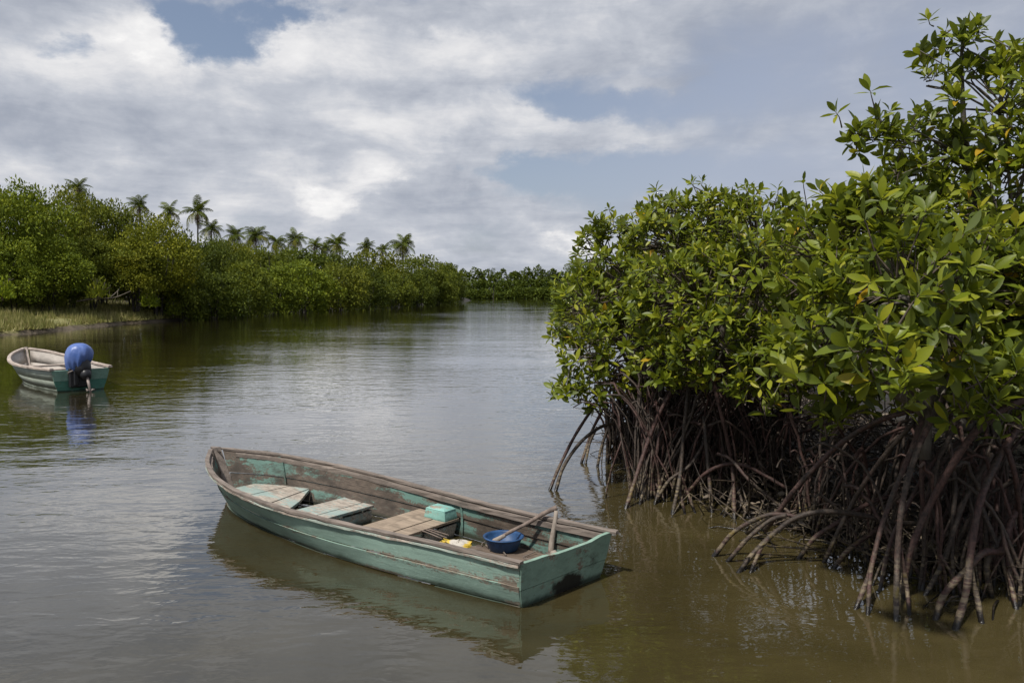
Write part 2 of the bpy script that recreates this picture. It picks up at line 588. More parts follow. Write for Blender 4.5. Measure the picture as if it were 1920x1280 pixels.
def mat_water():
    m_, t, out = new_mat('river_water')
    geo = t.n('ShaderNodeNewGeometry')
    pos = geo.outputs['Position']
    flat = t.mapping(pos, (1, 1, 0))
    # gusts: where the wind touches the surface and where it lies calm
    gust = t.step(t.noise(t.mapping(flat, (0.045, 0.085, 1)), 1.0, 3.0, 0.55), 0.38, 0.66)
    gust2 = t.step(t.noise(t.mapping(flat, (0.22, 0.42, 1), (3, 7, 0)), 1.0, 3.0, 0.5), 0.35, 0.70)
    amp = t.m('ADD', 0.42, t.m('ADD', t.m('MULTIPLY', gust, 0.75), t.m('MULTIPLY', gust2, 0.35)))
    w1 = t.noise(t.mapping(flat, (0.75, 1.55, 1), (0, 0, 0), (0, 0, 0.18)), 1.0, 2.0, 0.5, 0.4)
    w2 = t.noise(t.mapping(flat, (2.6, 5.4, 1), (5, 1, 0), (0, 0, -0.22)), 1.0, 2.0, 0.5, 0.5)
    w3 = t.noise(t.mapping(flat, (8.0, 15.0, 1), (2, 9, 0), (0, 0, 0.35)), 1.0, 2.0, 0.5, 0.3)
    h = t.m('ADD', t.m('MULTIPLY', w1, 0.014), t.m('ADD', t.m('MULTIPLY', w2, 0.0085), t.m('MULTIPLY', w3, 0.0024)))
    wx = t.n('ShaderNodeSeparateXYZ', {0: pos}).outputs[0]
    lee = t.m('MULTIPLY', t.step(wx, -17.0, -5.0, 0.70, 1.0), t.step(wx, 2.2, 0.4, 0.6, 1.0))     # the banks keep the wind off
    h = t.m('MULTIPLY', h, t.m('MULTIPLY', amp, lee))
    nrm = t.n('ShaderNodeBump', {'Height': h, 'Strength': 1.0, 'Distance': 1.0}).outputs[0]
    silt = t.noise(t.mapping(flat, (0.5, 0.8, 1)), 1.0, 5.0, 0.6, 0.6)
    col = t.ramp(silt, [(0.3, (0.028, 0.023, 0.009)), (0.7, (0.046, 0.037, 0.015))])
    col = t.mix(t.step(t.m('ADD', wx, t.m('MULTIPLY', t.m('SUBTRACT', silt, 0.5), 1.6)), -0.6, 2.2), col, t.ramp(silt, [(0.3, (0.046, 0.037, 0.014)), (0.7, (0.074, 0.059, 0.024))]))   # silty shallows
    p = t.n('ShaderNodeBsdfPrincipled', {'Base Color': col, 'Roughness': 0.03, 'IOR': 1.45, 'Specular IOR Level': 0.5, 'Normal': nrm,
                                          'Coat Weight': 0.9, 'Coat IOR': 1.45, 'Coat Roughness': 0.02, 'Coat Normal': nrm})
    finish(t, out, p.outputs[0])
    return m_


def mat_paint(name, teal, wood, wear=0.5, grime=0.5, stain=None, dirt=(0.030, 0.024, 0.018), seed=0.0):
    """Old boat paint: scuffs run along the planks (object X), bare wood shows through, slime near the water."""
    m_, t, out = new_mat(name)
    tc = t.n('ShaderNodeTexCoord')
    ob = t.mapping(tc.outputs['Object'], (1, 1, 1), (seed, seed * 0.7, seed * 0.3))
    z = t.n('ShaderNodeSeparateXYZ', {0: tc.outputs['Object']}).outputs[2]
    blot = t.noise(t.mapping(ob, (1.6, 3.0, 3.2)), 1.0, 6.0, 0.62, 0.3)
    streak = t.noise(t.mapping(ob, (2.2, 14.0, 26.0)), 1.0, 6.0, 0.65)
    fine = t.noise(t.mapping(ob, (9.0, 60.0, 90.0)), 1.0, 5.0, 0.6)
    grit = t.noise(ob, 42.0, 5.0, 0.65)
    c = t.ramp(blot, [(0.3, tuple(v * 0.72 for v in teal)), (0.55, teal), (0.78, tuple(min(1, v * 1.30 + 0.02) for v in teal))])
    c = t.mix(t.step(streak, 0.45, 0.75, 0.0, 0.62), c, tuple(v * 0.55 for v in teal))
    pale = t.m('MULTIPLY', t.step(grit, 0.55, 0.75), t.step(streak, 0.62, 0.40))
    c = t.mix(t.m('MULTIPLY', pale, 0.40), c, tuple(min(1, v * 1.3 + 0.10) for v in teal))
    edg = t.n('ShaderNodeAttribute', attribute_name='edge').outputs['Fac']
    bare_v = t.m('ADD', t.m('MULTIPLY', edg, 0.10), t.m('MULTIPLY', blot, 0.55))
    bare_v = t.m('ADD', bare_v, t.m('ADD', t.m('MULTIPLY', streak, 0.35), t.m('MULTIPLY', grit, 0.22)))
    edge = 0.80 - 0.34 * wear
    bare = t.step(bare_v, edge, edge + 0.07)
    wcol = t.mix(t.step(fine, 0.35, 0.65), tuple(v * 0.6 for v in wood), tuple(v * 1.25 for v in wood))
    c = t.mix(bare, c, wcol)
    dn = t.m('ADD', t.noise(t.mapping(ob, (2.6, 4.0, 5.0), (9, 2, 4)), 1.0, 6.0, 0.65), t.m('MULTIPLY', t.m('SUBTRACT', fine, 0.5), 0.25))
    dmask = t.step(dn, 0.72 - 0.30 * grime, 0.92 - 0.30 * grime)
    c = t.mix(t.m('MULTIPLY', dmask, 0.85), c, dirt)
    slime = t.step(t.m('ADD', z, t.m('MULTIPLY', t.m('SUBTRACT', blot, 0.5), 0.12)), 0.055, 0.005)
    c = t.mix(t.m('MULTIPLY', slime, 0.85), c, (0.018, 0.024, 0.012))
    if stain:
        v = t.n('ShaderNodeVectorMath', {0: tc.outputs['Object'], 1: stain[0]}, operation='SUBTRACT').outputs[0]
        v = t.n('ShaderNodeVectorMath', {0: v, 1: stain[1]}, operation='MULTIPLY').outputs[0]
        ln = t.n('ShaderNodeVectorMath', {0: v}, operation='LENGTH').outputs['Value']
        ln = t.m('ADD', ln, t.m('MULTIPLY', t.m('SUBTRACT', t.noise(ob, 11.0, 5.0, 0.65), 0.5), 1.2))
        c = t.mix(t.m('MULTIPLY', t.step(ln, 1.15, 0.70), 0.97), c, t.mix(grit, (0.006, 0.005, 0.004), (0.020, 0.015, 0.010)))
    hgt = t.m('ADD', t.m('MULTIPLY', streak, 0.5), t.m('ADD', t.m('MULTIPLY', grit, 0.35), t.m('MULTIPLY', bare, -0.35)))
    p = t.n('ShaderNodeBsdfPrincipled', {'Base Color': c, 'Roughness': t.m('ADD', 0.55, t.m('MULTIPLY', grit, 0.3)),
                                          'Specular IOR Level': 0.35, 'Normal': bump(t, hgt, 0.7, 0.008)})
    finish(t, out, p.outputs[0])
    return m_


def mat_wood(name, col, along=(1.5, 22.0, 30.0), vary=0.45, rough=0.8):
    m_, t, out = new_mat(name)
    tc = t.n('ShaderNodeTexCoord')
    oi = t.n('ShaderNodeObjectInfo')
    ob = t.n('ShaderNodeVectorMath', {0: tc.outputs['Object'], 1: oi.outputs['Random']}, operation='ADD').outputs[0]
    g = t.noise(t.mapping(ob, along), 1.0, 7.0, 0.65, 0.6)
    b = t.noise(ob, 4.5, 5.0, 0.6)
    c = t.ramp(g, [(0.28, tuple(v * (1 - vary) for v in col)), (0.5, col), (0.74, tuple(v * (1 + vary) for v in col))])
    c = t.mix(t.step(b, 0.48, 0.70, 0.0, 0.55), c, tuple(v * 0.38 for v in col))
    p = t.n('ShaderNodeBsdfPrincipled', {'Base Color': c, 'Roughness': rough, 'Specular IOR Level': 0.3, 'Normal': bump(t, g, 0.8, 0.006)})
    finish(t, out, p.outputs[0])
    return m_


M = {}
M['leaf'] = mat_near_leaf()
M['foliage'] = mat_far_leaf()
M['root'] = mat_root()
M['bark'] = mat_bark('grey_bark', (0.05, 0.043, 0.036), (0.17, 0.15, 0.125))
M['far_bark'] = mat_bark('dark_bark', (0.022, 0.019, 0.016), (0.075, 0.064, 0.052), 5.0)  # evenly darker bark for the trunks of the bank trees
M['palm_bark'] = mat_bark('palm_bark', (0.07, 0.062, 0.052), (0.20, 0.18, 0.15), 6.0)
M['dry_frond'] = mat_flat('dry_frond', (0.17, 0.115, 0.06), 0.8)
M['litter'] = mat_litter()
M['mud'] = mat_mud()
M['bank'] = mat_bank()
M['grass'] = mat_grass()
M['water'] = mat_water()
M['twig'] = mat_flat('twig', (0.10, 0.078, 0.06), 0.75, 0.4, 30.0)
M['dead_wood'] = mat_bark('dead_wood', (0.08, 0.065, 0.048), (0.24, 0.20, 0.155), 8.0)
TEAL = (0.280, 0.405, 0.342)
WOOD = (0.235, 0.185, 0.150)
M['hull_out'] = mat_paint('hull_paint_outside', TEAL, (0.26, 0.22, 0.175), 0.50, 0.36)
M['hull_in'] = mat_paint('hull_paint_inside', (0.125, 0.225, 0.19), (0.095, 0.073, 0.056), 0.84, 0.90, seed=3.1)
M['transom'] = mat_paint('transom_paint', (0.26, 0.39, 0.315), (0.25, 0.21, 0.165), 0.66, 0.50, stain=((-0.05, -0.06, 0.045), (1.0, 5.2, 11.5)), seed=5.3)
M['bench'] = mat_paint('bench_paint', (0.33, 0.42, 0.385), (0.38, 0.33, 0.275), 0.88, 0.30, seed=8.7)
M['rail'] = mat_wood('weathered_rail', (0.200, 0.166, 0.142))
M['strip'] = mat_paint('rubbing_strip_paint', (0.40, 0.46, 0.40), (0.36, 0.30, 0.25), 0.8, 0.3, seed=15.0)
M['plank'] = mat_wood('bare_plank', (0.30, 0.235, 0.175))
M['floor_wood'] = mat_wood('dark_floor_board', (0.13, 0.098, 0.075))

# ------------------------------------------------------------------ setting: water and land
def sheet(name, V, F, mat_, smooth=True):
    o = link(bpy.data.objects.new(name, mesh_np(name, V, F, mat_, smooth)))
    return tag(o, kind='structure')


sheet('water', [(-3500, -300, 0), (3500, -300, 0), (3500, 5000, 0), (-3500, 5000, 0)], [(0, 1, 2, 3)], M['water'], False)


M['mud_far'] = mat_flat('far_bank_earth', (0.06, 0.055, 0.03), 0.9, 0.3, 0.4)


def strip_land(name, shore, inward, offs, mat_, seed, n=220, inland=None):
    """Land that rises from a shoreline: shore = polyline, inward = side the land lies on, offs = [(distance, height)]."""
    S = smooth_path([(p[0], p[1], 0) for p in shore], n)
    # even out by arc length and roughen the edge
    T = np.gradient(S, axis=0)
    T /= np.linalg.norm(T, axis=1)[:, None] + 1e-9
    Nn = np.stack([-T[:, 1], T[:, 0], 0 * T[:, 0]], 1) * inward
    if inland is not None:
        Nn = np.tile(np.array([inland[0], inland[1], 0.0]) / math.hypot(*inland), (n, 1))
    rows = []
    for d, h in offs:
        wob = fbm(S[:, 0] * 6, S[:, 1] * 6, seed) * min(0.35, 0.12 + abs(d) * 0.05)
        R = S + Nn * (d + wob[:, None] if d < 30 else d)
        z = h + (fbm(R[:, 0] * 5, R[:, 1] * 5, seed + 1) * 0.13 * min(1.0, max(0.0, h) * 3 + 0.12))
        R = np.stack([R[:, 0], R[:, 1], z], 1)
        rows.append(R)
    V = np.concatenate(rows)
    F = []
    for i in range(len(offs) - 1):
        for j in range(n - 1):
            a, b = i * n + j, i * n + j + 1
            q = (a, b, b + n, a + n)
            F.append(q if inward > 0 else tuple(reversed(q)))
    return sheet(name, V, F, mat_), S, Nn


LEFT_SHORE = [(-62, -40), (-44, 5), (-32, 28), (-26.3, 41.0), (-26.6, 47), (-27.2, 55), (-26.6, 63), (-27.0, 84), (-22.2, 102), (-18.4, 136), (-11.8, 193), (-12, 225), (-16, 262)]
land_offs = [(-3.0, -0.7), (-0.8, -0.16), (-0.1, 0.02), (0.25, 0.22), (0.9, 0.36), (2.0, 0.55), (3.5, 0.75), (6.0, 1.05), (9.0, 1.35), (14.0, 1.75), (25.0, 2.0), (60.0, 2.2)]
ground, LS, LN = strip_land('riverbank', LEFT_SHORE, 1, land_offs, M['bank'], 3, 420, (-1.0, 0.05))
RIGHT_SHORE = [(9.0, 1.5), (5.4, 4.0), (4.1, 5.6), (3.2, 6.6), (2.4, 7.6), (1.95, 9.0), (1.85, 11.2), (2.3, 14), (3.1, 20), (5.0, 40), (7.2, 75), (9.0, 118), (13, 160), (18, 230), (21, 275)]
mud_offs = [(-2.5, -0.6), (-0.6, -0.10), (0.0, 0.02), (0.5, 0.14), (1.0, 0.24), (1.8, 0.34), (3.0, 0.45), (6.0, 0.6), (15.0, 0.9), (60.0, 1.2)]
mudbank, RS, RN = strip_land('mudbank', RIGHT_SHORE, -1, mud_offs, M['mud'], 11, 420, (1.0, 0.25))
FAR_SHORE = [(x_, 270 + 0.00004 * x_ * x_) for x_ in range(-1500, 1501, 100)]
far_land, FS, FN = strip_land('far_shore', FAR_SHORE, 1, [(-3, -0.6), (0, 0.05), (2, 0.5), (20, 1.0), (400, 2.0), (2500, 6.0)], M['mud_far'], 21, 200, (0.0, 1.0))

# ------------------------------------------------------------------ near boat
KT = np.array([0, .2, .4, .6, .8, .92, 1.0])


class Hull:
    def __init__(self, L, Lw, rake, b, w, zs, skew=0.0, bottom=-0.13):
        self.L, self.Lw, self.rake, self.b, self.w, self.zs, self.skew, self.bottom = L, Lw, rake, b, w, zs, skew, bottom

    def sheer(self, t):
        return nat_spline([0, .4, .75, 1.0], self.zs, np.clip(t, 0, 1))

    def at(self, side, t, v, out=0.0):
        """Point on the hull skin: t from transom (0) to stem (1), v from sheer (0) to bottom (1)."""
        t = np.asarray(t, float)
        v = np.asarray(v, float)
        zs = self.sheer(t)
        z = zs - v * (zs - self.bottom)
        f = (zs - z) / zs
        tt = np.clip(t, 0, 1)
        st = -self.rake + t * (self.L + self.rake)
        sw = t * self.Lw
        s = st + (sw - st) * f
        b, w = nat_spline(KT, self.b, tt), nat_spline(KT, self.w, tt)
        half = b + (w - b) * f + 0.014 * np.sin(np.pi * np.clip(f, 0, 1.3)) * (1 - tt ** 4) + out
        half = np.maximum(half, 0.012 + max(out, -0.012))
        s = s + self.skew * side * (1 - tt) ** 2
        return np.stack([s + 0 * half, side * half, z + 0 * half], -1)

    def plank(self, side, v0, v1, th, out, nt=40, nv=4, t1=0.985, ragged=0.0):
        t = np.linspace(0.0, t1, nt)
        vs_ = np.linspace(v0, v1, nv)
        lean = np.linspace(0.004, -0.006, nv)         # upper edge stands proud of the plank above
        V, F, MI = [], [], []
        for k in range(2):
            for i, v in enumerate(vs_):
                V.append(self.at(side, t, np.full(nt, v), out + lean[i] - (th if k else 0.0)))
        V = np.concatenate(V)
        if ragged:
            V[:, 2] += np.repeat(0, len(V)) + ragged * np.sin(V[:, 0] * 9 + side) * np.sin(V[:, 0] * 4.1)
        o = nv * nt
        fl = (side < 0)

        def q(a, b, c, d, mi):
            F.append((a, b, c, d) if not fl else (d, c, b, a))
            MI.append(mi)
        for i in range(nv - 1):
            for j in range(nt - 1):
                a = i * nt + j
                q(a, a + nt, a + nt + 1, a + 1, 0)
                q(o + a, o + a + 1, o + a + nt + 1, o + a + nt, 1)
        for j in range(nt - 1):
            q(j, j + 1, o + j + 1, o + j, 0)
            a = (nv - 1) * nt + j
            q(a + 1, a, o + a, o + a + 1, 0)
        for i in range(nv - 1):
            a = i * nt
            q(a, o + a, o + a + nt, a + nt, 0)
            a = i * nt + nt - 1
            q(a, a + nt, o + a + nt, o + a, 0)
        return V, F, MI


def add_mesh(name, V, F, mats, parent, smooth=False, mi=None):
    return link(bpy.data.objects.new(name, mesh_np(name, V, F, mats, smooth, mi)), parent)


def rail_mesh(hull, side, w, h, t0, t1, dz, over=0.0, n=44, inset=0.0, wob=0.002):
    t = np.linspace(t0, t1, n)
    c = hull.at(side, np.clip(t, 0, 1), np.zeros(n))
    # run the ends on past the transom along the boat
    c[:, 0] += np.where(t < 0, t * (hull.L + hull.rake), 0)
    c[:, 2] += dz
    d = np.gradient(c, axis=0)
    d[:, 2] = 0
    d /= np.linalg.norm(d, axis=1)[:, None]
    nrm = np.stack([-d[:, 1], d[:, 0], 0 * d[:, 0]], 1)
    if (nrm[n // 2, 1] > 0) != (side > 0):
        nrm = -nrm
    c = c - nrm * inset
    up = np.array([0, 0, 1.0])
    bev = 0.25
    prof = [(-.5, -.5), (.5, -.5), (.5, .5 - bev), (.5 - bev * .5, .5), (-.5 + bev * .5, .5), (-.5, .5 - bev)]
    rows = [c + nrm * (a * w) + up * (b_ * h) + rng.normal(0, wob, (n, 3)) for a, b_ in prof]
    V = np.stack(rows, 1).reshape(-1, 3)
    k = len(prof)
    F = []
    for i in range(n - 1):
        for j in range(k):
            j2 = (j + 1) % k
            q = (i * k + j, i * k + j2, (i + 1) * k + j2, (i + 1) * k + j)
            F.append(q)
    F.append(tuple(range(k)))
    F.append(tuple((n - 1) * k + j for j in reversed(range(k))))
    return V, F


def fix_normals(o):
    import bmesh
    bm = bmesh.new()
    bm.from_mesh(o.data)
    bmesh.ops.recalc_face_normals(bm, faces=bm.faces)
    bm.to_mesh(o.data)
    bm.free()
    return o


def panel(name, pts, th, mat_, parent, bev=0.004):
    """A flat board given by its corner points, with thickness along -Z or its own normal."""
    P = np.array(pts, float)
    nrm = np.cross(P[1] - P[0], P[2] - P[0])
    nrm /= np.linalg.norm(nrm)
    c = P.mean(0)
    inner = P + (c - P) / (np.linalg.norm(c - P, axis=1)[:, None]) * bev
    V = np.concatenate([inner, P - nrm * bev, P - nrm * (th - bev), inner - nrm * th])
    k = len(P)
    F = [tuple(range(k)), tuple(reversed([3 * k + i for i in range(k)]))]
    for l in range(3):
        for i in range(k):
            j = (i + 1) % k
            F.append((l * k + i, (l + 1) * k + i, (l + 1) * k + j, l * k + j))
    return fix_normals(add_mesh(name, V, F, mat_, parent))


NB_TH, NB_C = 2.4725, (0.3666, 5.7361)
near_boat = empty('rowing_boat', (NB_C[0], NB_C[1], 0), NB_TH)
tag(near_boat, 'old wooden boat with peeling green paint floating empty beside the mangrove roots', 'boat')


def nb(px, py, z):
    """Boat coordinates (along, across, up) of a point seen at a pixel at height z."""
    q = at_z(px, py, z)
    dx, dy = q[0] - NB_C[0], q[1] - NB_C[1]
    c, s = math.cos(NB_TH), math.sin(NB_TH)
    return np.array([dx * c + dy * s, -dx * s + dy * c, z])


# side +1 is the boat's left, which faces the camera (local +Y)
HN = Hull(4.6287, 4.3227, 0.0514, [0.5032, 0.5395, 0.6236, 0.664, 0.5381, 0.2966, 0.03],
          [0.4227, 0.5022, 0.5487, 0.5051, 0.3828, 0.2257, 0.0], [0.3424, 0.3234, 0.3798, 0.4851], skew=0.055)
for side in (1, -1):
    for k, (v0, v1) in enumerate(((0.0, 0.36), (0.378, 0.70), (0.716, 1.0))):
        V, F, MI = HN.plank(side, v0, v1, 0.020, 0.005 * k, ragged=0.0015 if k else 0.0)
        o = add_mesh('plank', V, F, [M['hull_out'], M['hull_in']], near_boat, False, MI)
        at_ = o.data.attributes.new('edge', 'FLOAT', 'POINT')
        rowi = (np.arange(len(V)) // 40) % 4
        at_.data.foreach_set('value', (((rowi == 0) | (rowi == 3)) * 1.0).astype(np.float32))
        o.data.polygons.foreach_set('use_smooth', np.ones(len(o.data.polygons), dtype=bool))
        try:
            o.data.set_sharp_from_angle(angle=math.radians(40))
        except Exception:
            pass
    V, F = rail_mesh(HN, side, 0.046, 0.024, -0.014 if side < 0 else -0.004, 0.992, 0.012)
    fix_normals(add_mesh('rail', V, F, M['rail'], near_boat))
    V, F = rail_mesh(HN, side, 0.016, 0.020, 0.0, 0.985, -0.016, inset=-0.012)
    fix_normals(add_mesh('rubbing_strip', V, F, M['strip'], near_boat))
    V, F = rail_mesh(HN, side, 0.026, 0.045, 0.0, 0.96, -0.034, inset=0.034)
    fix_normals(add_mesh('inner_rail', V, F, M['rail'], near_boat))
# stem post
stem_path = [HN.at(1, 1.0, v) * np.array([1, 0, 1]) for v in (1.0, 0.75, 0.5, 0.25, 0.0)]
sp = MB()
pp = np.array(stem_path)
pp = np.vstack([pp, pp[-1] + np.array([0.012, 0, 0.030])])
for i in range(len(pp) - 1):
    pass
ring = []
for p in pp:
    ring += [p + np.array(q) for q in ((0.030, 0.016, 0), (0.030, -0.016, 0), (-0.075, -0.045, 0), (-0.075, 0.045, 0))]
F = []
for i in range(len(pp) - 1):
    for j in range(4):
        k = (j + 1) % 4
        F.append((i * 4 + j, i * 4 + k, (i + 1) * 4 + k, (i + 1) * 4 + j))
F += [(0, 1, 2, 3), tuple((len(pp) - 1) * 4 + j for j in (3, 2, 1, 0))]
fix_normals(add_mesh('stem_post', ring, F, M['rail'], near_boat))
# breasthook: the small triangular knee behind the stem
a, b_ = HN.at(1, 0.975, 0.0), HN.at(-1, 0.975, 0.0)
c_ = HN.at(1, 0.90, 0.0) * np.array([1, 0, 1])
# bottom skin
t_ = np.linspace(0, 0.985, 30)
l, r_ = HN.at(1, t_, np.full(30, 1.0)), HN.at(-1, t_, np.full(30, 1.0))
V = np.concatenate([l, r_])
F = [(i, i + 1, 31 + i, 30 + i) for i in range(29)]
add_mesh('bottom', V, F, M['floor_wood'], near_boat)
# transom boards
zt = 0.352
def tr_pt(side, z, aft):
    f = (HN.sheer(0.0) - z) / (HN.sheer(0.0) - HN.bottom)
    p = HN.at(side, 0.0, f)
    return np.array([p[0] - aft, p[1] * 1.0, z])
for z0, z1, aft in ((-0.13, 0.135, 0.012), (0.141, 0.345, 0.016)):
    L0, R0, L1, R1 = tr_pt(1, z0, aft), tr_pt(-1, z0, aft), tr_pt(1, z1, aft), tr_pt(-1, z1, aft)
    n = 9
    V = []
    for d in (0, 0.034):
        for k in range(2):
            A, B = ((L0, R0), (L1, R1))[k]
            for s in np.linspace(0, 1, n):
                p = A + (B - A) * s + np.array([d, 0, 0])
                if k == 1 and z1 > 0.3:          # the top edge is notched and worn
                    p = p + np.array([0, 0, (0, -.004, -.004, -.018, -.019, -.018, -.017, 0.002, 0.004)[int(round(s * 8))]])
                V.append(p)
    F = []
    for j in range(n - 1):
        F += [(j, j + 1, n + j + 1, n + j), (2 * n + j + 1, 2 * n + j, 3 * n + j, 3 * n + j + 1),
              (n + j, n + j + 1, 3 * n + j + 1, 3 * n + j), (j + 1, j, 2 * n + j, 2 * n + j + 1)]
    F += [(0, n, 3 * n, 2 * n), (n - 1, 3 * n - 1, 4 * n - 1, 2 * n - 1)]
    fix_normals(add_mesh('transom_board', V, F, M['transom'], near_boat))
# ribs
for tt in (0.34, 0.86):
    for side in (1, -1):
        pts = [HN.at(side, tt, v, -0.034) for v in np.linspace(0.10, 0.96, 7)]
        V, F = tube(pts, 0.013, 4)
        add_mesh('rib', V, F, M['hull_in'], near_boat)


def bt(x, side, z, m=0.03):
    """Half width inside the hull at length x and height z (numeric)."""
    best = None
    for tt in np.linspace(0.0, 0.985, 120):
        zs = HN.sheer(tt)
        p = HN.at(side, tt, (zs - z) / (zs - HN.bottom), -0.022)
        if best is None or abs(p[0] - x) < best[0]:
            best = (abs(p[0] - x), abs(p[1]))
    return max(0.02, best[1] - m)


# floor boards
fx0, fx1 = 0.06, 3.35
for k in range(6):
    y0 = -0.42 + k * 0.142
    xs = [x for x in np.linspace(fx0, fx1, 24) if bt(x, 1, -0.02) > max(abs(y0), abs(y0 + 0.13))]
    if len(xs) > 2:
        b0 = MB().box(((xs[0] + xs[-1]) / 2, y0 + 0.065, -0.035 + 0.004 * (k % 2)), (xs[-1] - xs[0], 0.13, 0.018), 0.0, 0.003)
        b0.build('floor_board', M['floor_wood'], near_boat)
# raised stern floor
for k in range(5):
    y0 = -0.40 + k * 0.162
    lx = 0.86 + 0.10 * ((k * 7) % 3)
    MB().box((0.06 + lx / 2, y0 + 0.077, 0.075 + 0.005 * (k % 2)), (lx, 0.150, 0.020), 0.012 * (k - 2), 0.003).build('stern_board', M['floor_wood'], near_boat)
# bow bench: two painted boards with a slanting after edge
zb = 0.12
e0, e1 = nb(559, 925, zb), nb(583, 950, zb)
yfar = lambda x: -bt(x, -1, zb, 0.012)
ynear = lambda x: bt(x, 1, zb, 0.012)
xm = 3.52
panel('bow_bench_board', [(3.26, ynear(3.26), zb), (3.74, ynear(3.74), zb), (3.74, yfar(3.74), zb), (3.50, yfar(3.50), zb)], 0.03, M['bench'], near_boat)
panel('bow_bench_board', [(3.752, ynear(3.752), zb + .003), (4.12, ynear(4.12), zb + .003), (4.12, yfar(4.12), zb + .003), (3.752, yfar(3.752), zb + .003)], 0.03, M['bench'], near_boat)
panel('bow_bench_board', [(2.80, ynear(2.80), zb - .006), (3.248, ynear(3.248), zb - .006), (3.488, yfar(3.488) * 0.98, zb - .006), (3.18, -0.05, zb - .006)], 0.03, M['bench'], near_boat)
# middle thwart: a boxed seat whose outer end stops short of the planking
zt2 = 0.135
xa, xb2 = 2.44, 2.90
ye = -0.36
n_ = 3
for k in range(n_):
    x0 = xa + (xb2 - xa) * k / n_ + 0.003
    x1 = xa + (xb2 - xa) * (k + 1) / n_ - 0.003
    panel('thwart_board', [(x0, ye + 0.02 * (k == 1), zt2 + .003 * (k % 2)), (x0, ynear(x0), zt2 + .003 * (k % 2)), (x1, ynear(x1), zt2 + .003 * (k % 2)), (x1, ye - 0.01 * k, zt2 + .003 * (k % 2))], 0.024, M['bench'], near_boat)
panel('thwart_front', [(xa + .014, ye + .02, zt2 - .026), (xa + .014, ynear(xa) - .02, zt2 - .026), (xa + .014, ynear(xa) - .06, -0.05), (xa + .014, ye + .02, -0.05)], 0.02, M['bench'], near_boat)
panel('thwart_end', [(xa + .04, ye + .012, zt2 - .026), (xb2 - .01, ye + .012, zt2 - .026), (xb2 - .01, ye + .03, -0.05), (xa + .04, ye + .03, -0.05)], 0.018, M['bench'], near_boat)
# third thwart: bare brown boards, a painted front panel
zt3 = 0.138
xs3 = [1.50, 1.66, 1.84, 2.02]
for k in range(3):
    x0, x1 = xs3[k] + .003, xs3[k + 1] - .003
    z = zt3 + (0.0, 0.006, -0.003)[k]
    panel('thwart_plank', [(x0, -bt(x0, -1, z, .02), z), (x0, ynear(x0), z), (x1, ynear(x1), z), (x1, -bt(x1, -1, z, .02), z)], 0.022, M['plank'], near_boat)
panel('thwart_panel', [(1.515, -bt(1.5, -1, .1, .03), .112), (1.515, -0.10, .112), (1.515, -0.16, -0.02), (1.515, -bt(1.5, -1, .0, .05), -0.02)], 0.02, M['bench'], near_boat)
# bits of stick and straw swept into the stern
b0 = MB()
for k in range(46):
    a = rng.uniform(0, 6.28)
    c = np.array([rng.uniform(.10, 1.3), rng.uniform(-.40, .40), .092 + rng.uniform(0, .02)])
    if c[0] > .95:
        c[2] = -.015
    d_ = np.array([math.cos(a), math.sin(a), rng.normal(0, .06)]) * rng.uniform(.05, .17)
    if abs(c[1] + d_[1]) > .40 or not .06 < c[0] + d_[0] < 1.4:
        continue
    b0.tube([c, c + d_ * .5 + rng.normal(0, .006, 3), c + d_], rng.uniform(.003, .009), 5)
tag(b0.build('debris', M['rail'], near_boat), kind='stuff')
# bow cleat pin
MB().tube([(4.50, 0, 0.47), (4.66, 0.0, 0.505)], 0.010, 6).build('bow_pin', M['root'], near_boat, True)


def place(o, loc, rz=0.0):
    """Put a loose thing into the near boat's place without making it part of the boat."""
    c, s = math.cos(NB_TH), math.sin(NB_TH)
    o.location = (NB_C[0] + loc[0] * c - loc[1] * s, NB_C[1] + loc[0] * s + loc[1] * c, loc[2])
    o.rotation_euler = (0, 0, NB_TH + rz)
    return o


# painted wooden box on the third thwart
wb = empty('wooden_box')
place(wb, (1.64, -0.44, 0.141), 0.0)
tag(wb, 'small turquoise wooden box on the brown thwart of the near boat', 'box')
Vb = []
for z, sx, sy in ((0.0, 0.135, 0.084), (0.105, 0.116, 0.072), (0.124, 0.085, 0.05)):
    Vb += [(-sx, -sy, z), (sx, -sy, z), (sx, sy, z), (-sx, sy, z)]
Fb = [(3, 2, 1, 0)] + [(l * 4 + j, l * 4 + (j + 1) % 4, (l + 1) * 4 + (j + 1) % 4, (l + 1) * 4 + j) for l in range(2) for j in range(4)] + [(8, 9, 10, 11)]
M['box'] = mat_paint('box_paint', (0.22, 0.43, 0.38), (0.30, 0.24, 0.18), 0.55, 0.35, seed=12.0)
fix_normals(add_mesh('body', Vb[:8], Fb[:5] + [(4, 5, 6, 7)], M['box'], wb))
fix_normals(add_mesh('lid', [(x * 1.02, y * 1.02, z + .0035) for x, y, z in Vb[4:]], [(3, 2, 1, 0)] + [(j, (j + 1) % 4, 4 + (j + 1) % 4, 4 + j) for j in range(4)] + [(4, 5, 6, 7)], M['box'], wb))


def lathe(prof, n=36, wob=0.0):
    V, F = [], []
    for r, z in prof:
        for j in range(n):
            a = 2 * math.pi * j / n
            rr = r * (1 + wob * math.sin(2 * a + 0.5))
            V.append((rr * math.cos(a), rr * math.sin(a), z))
    for i in range(len(prof) - 1):
        for j in range(n):
            k = (j + 1) % n
            F.append((i * n + j, i * n + k, (i + 1) * n + k, (i + 1) * n + j))
    return V, F


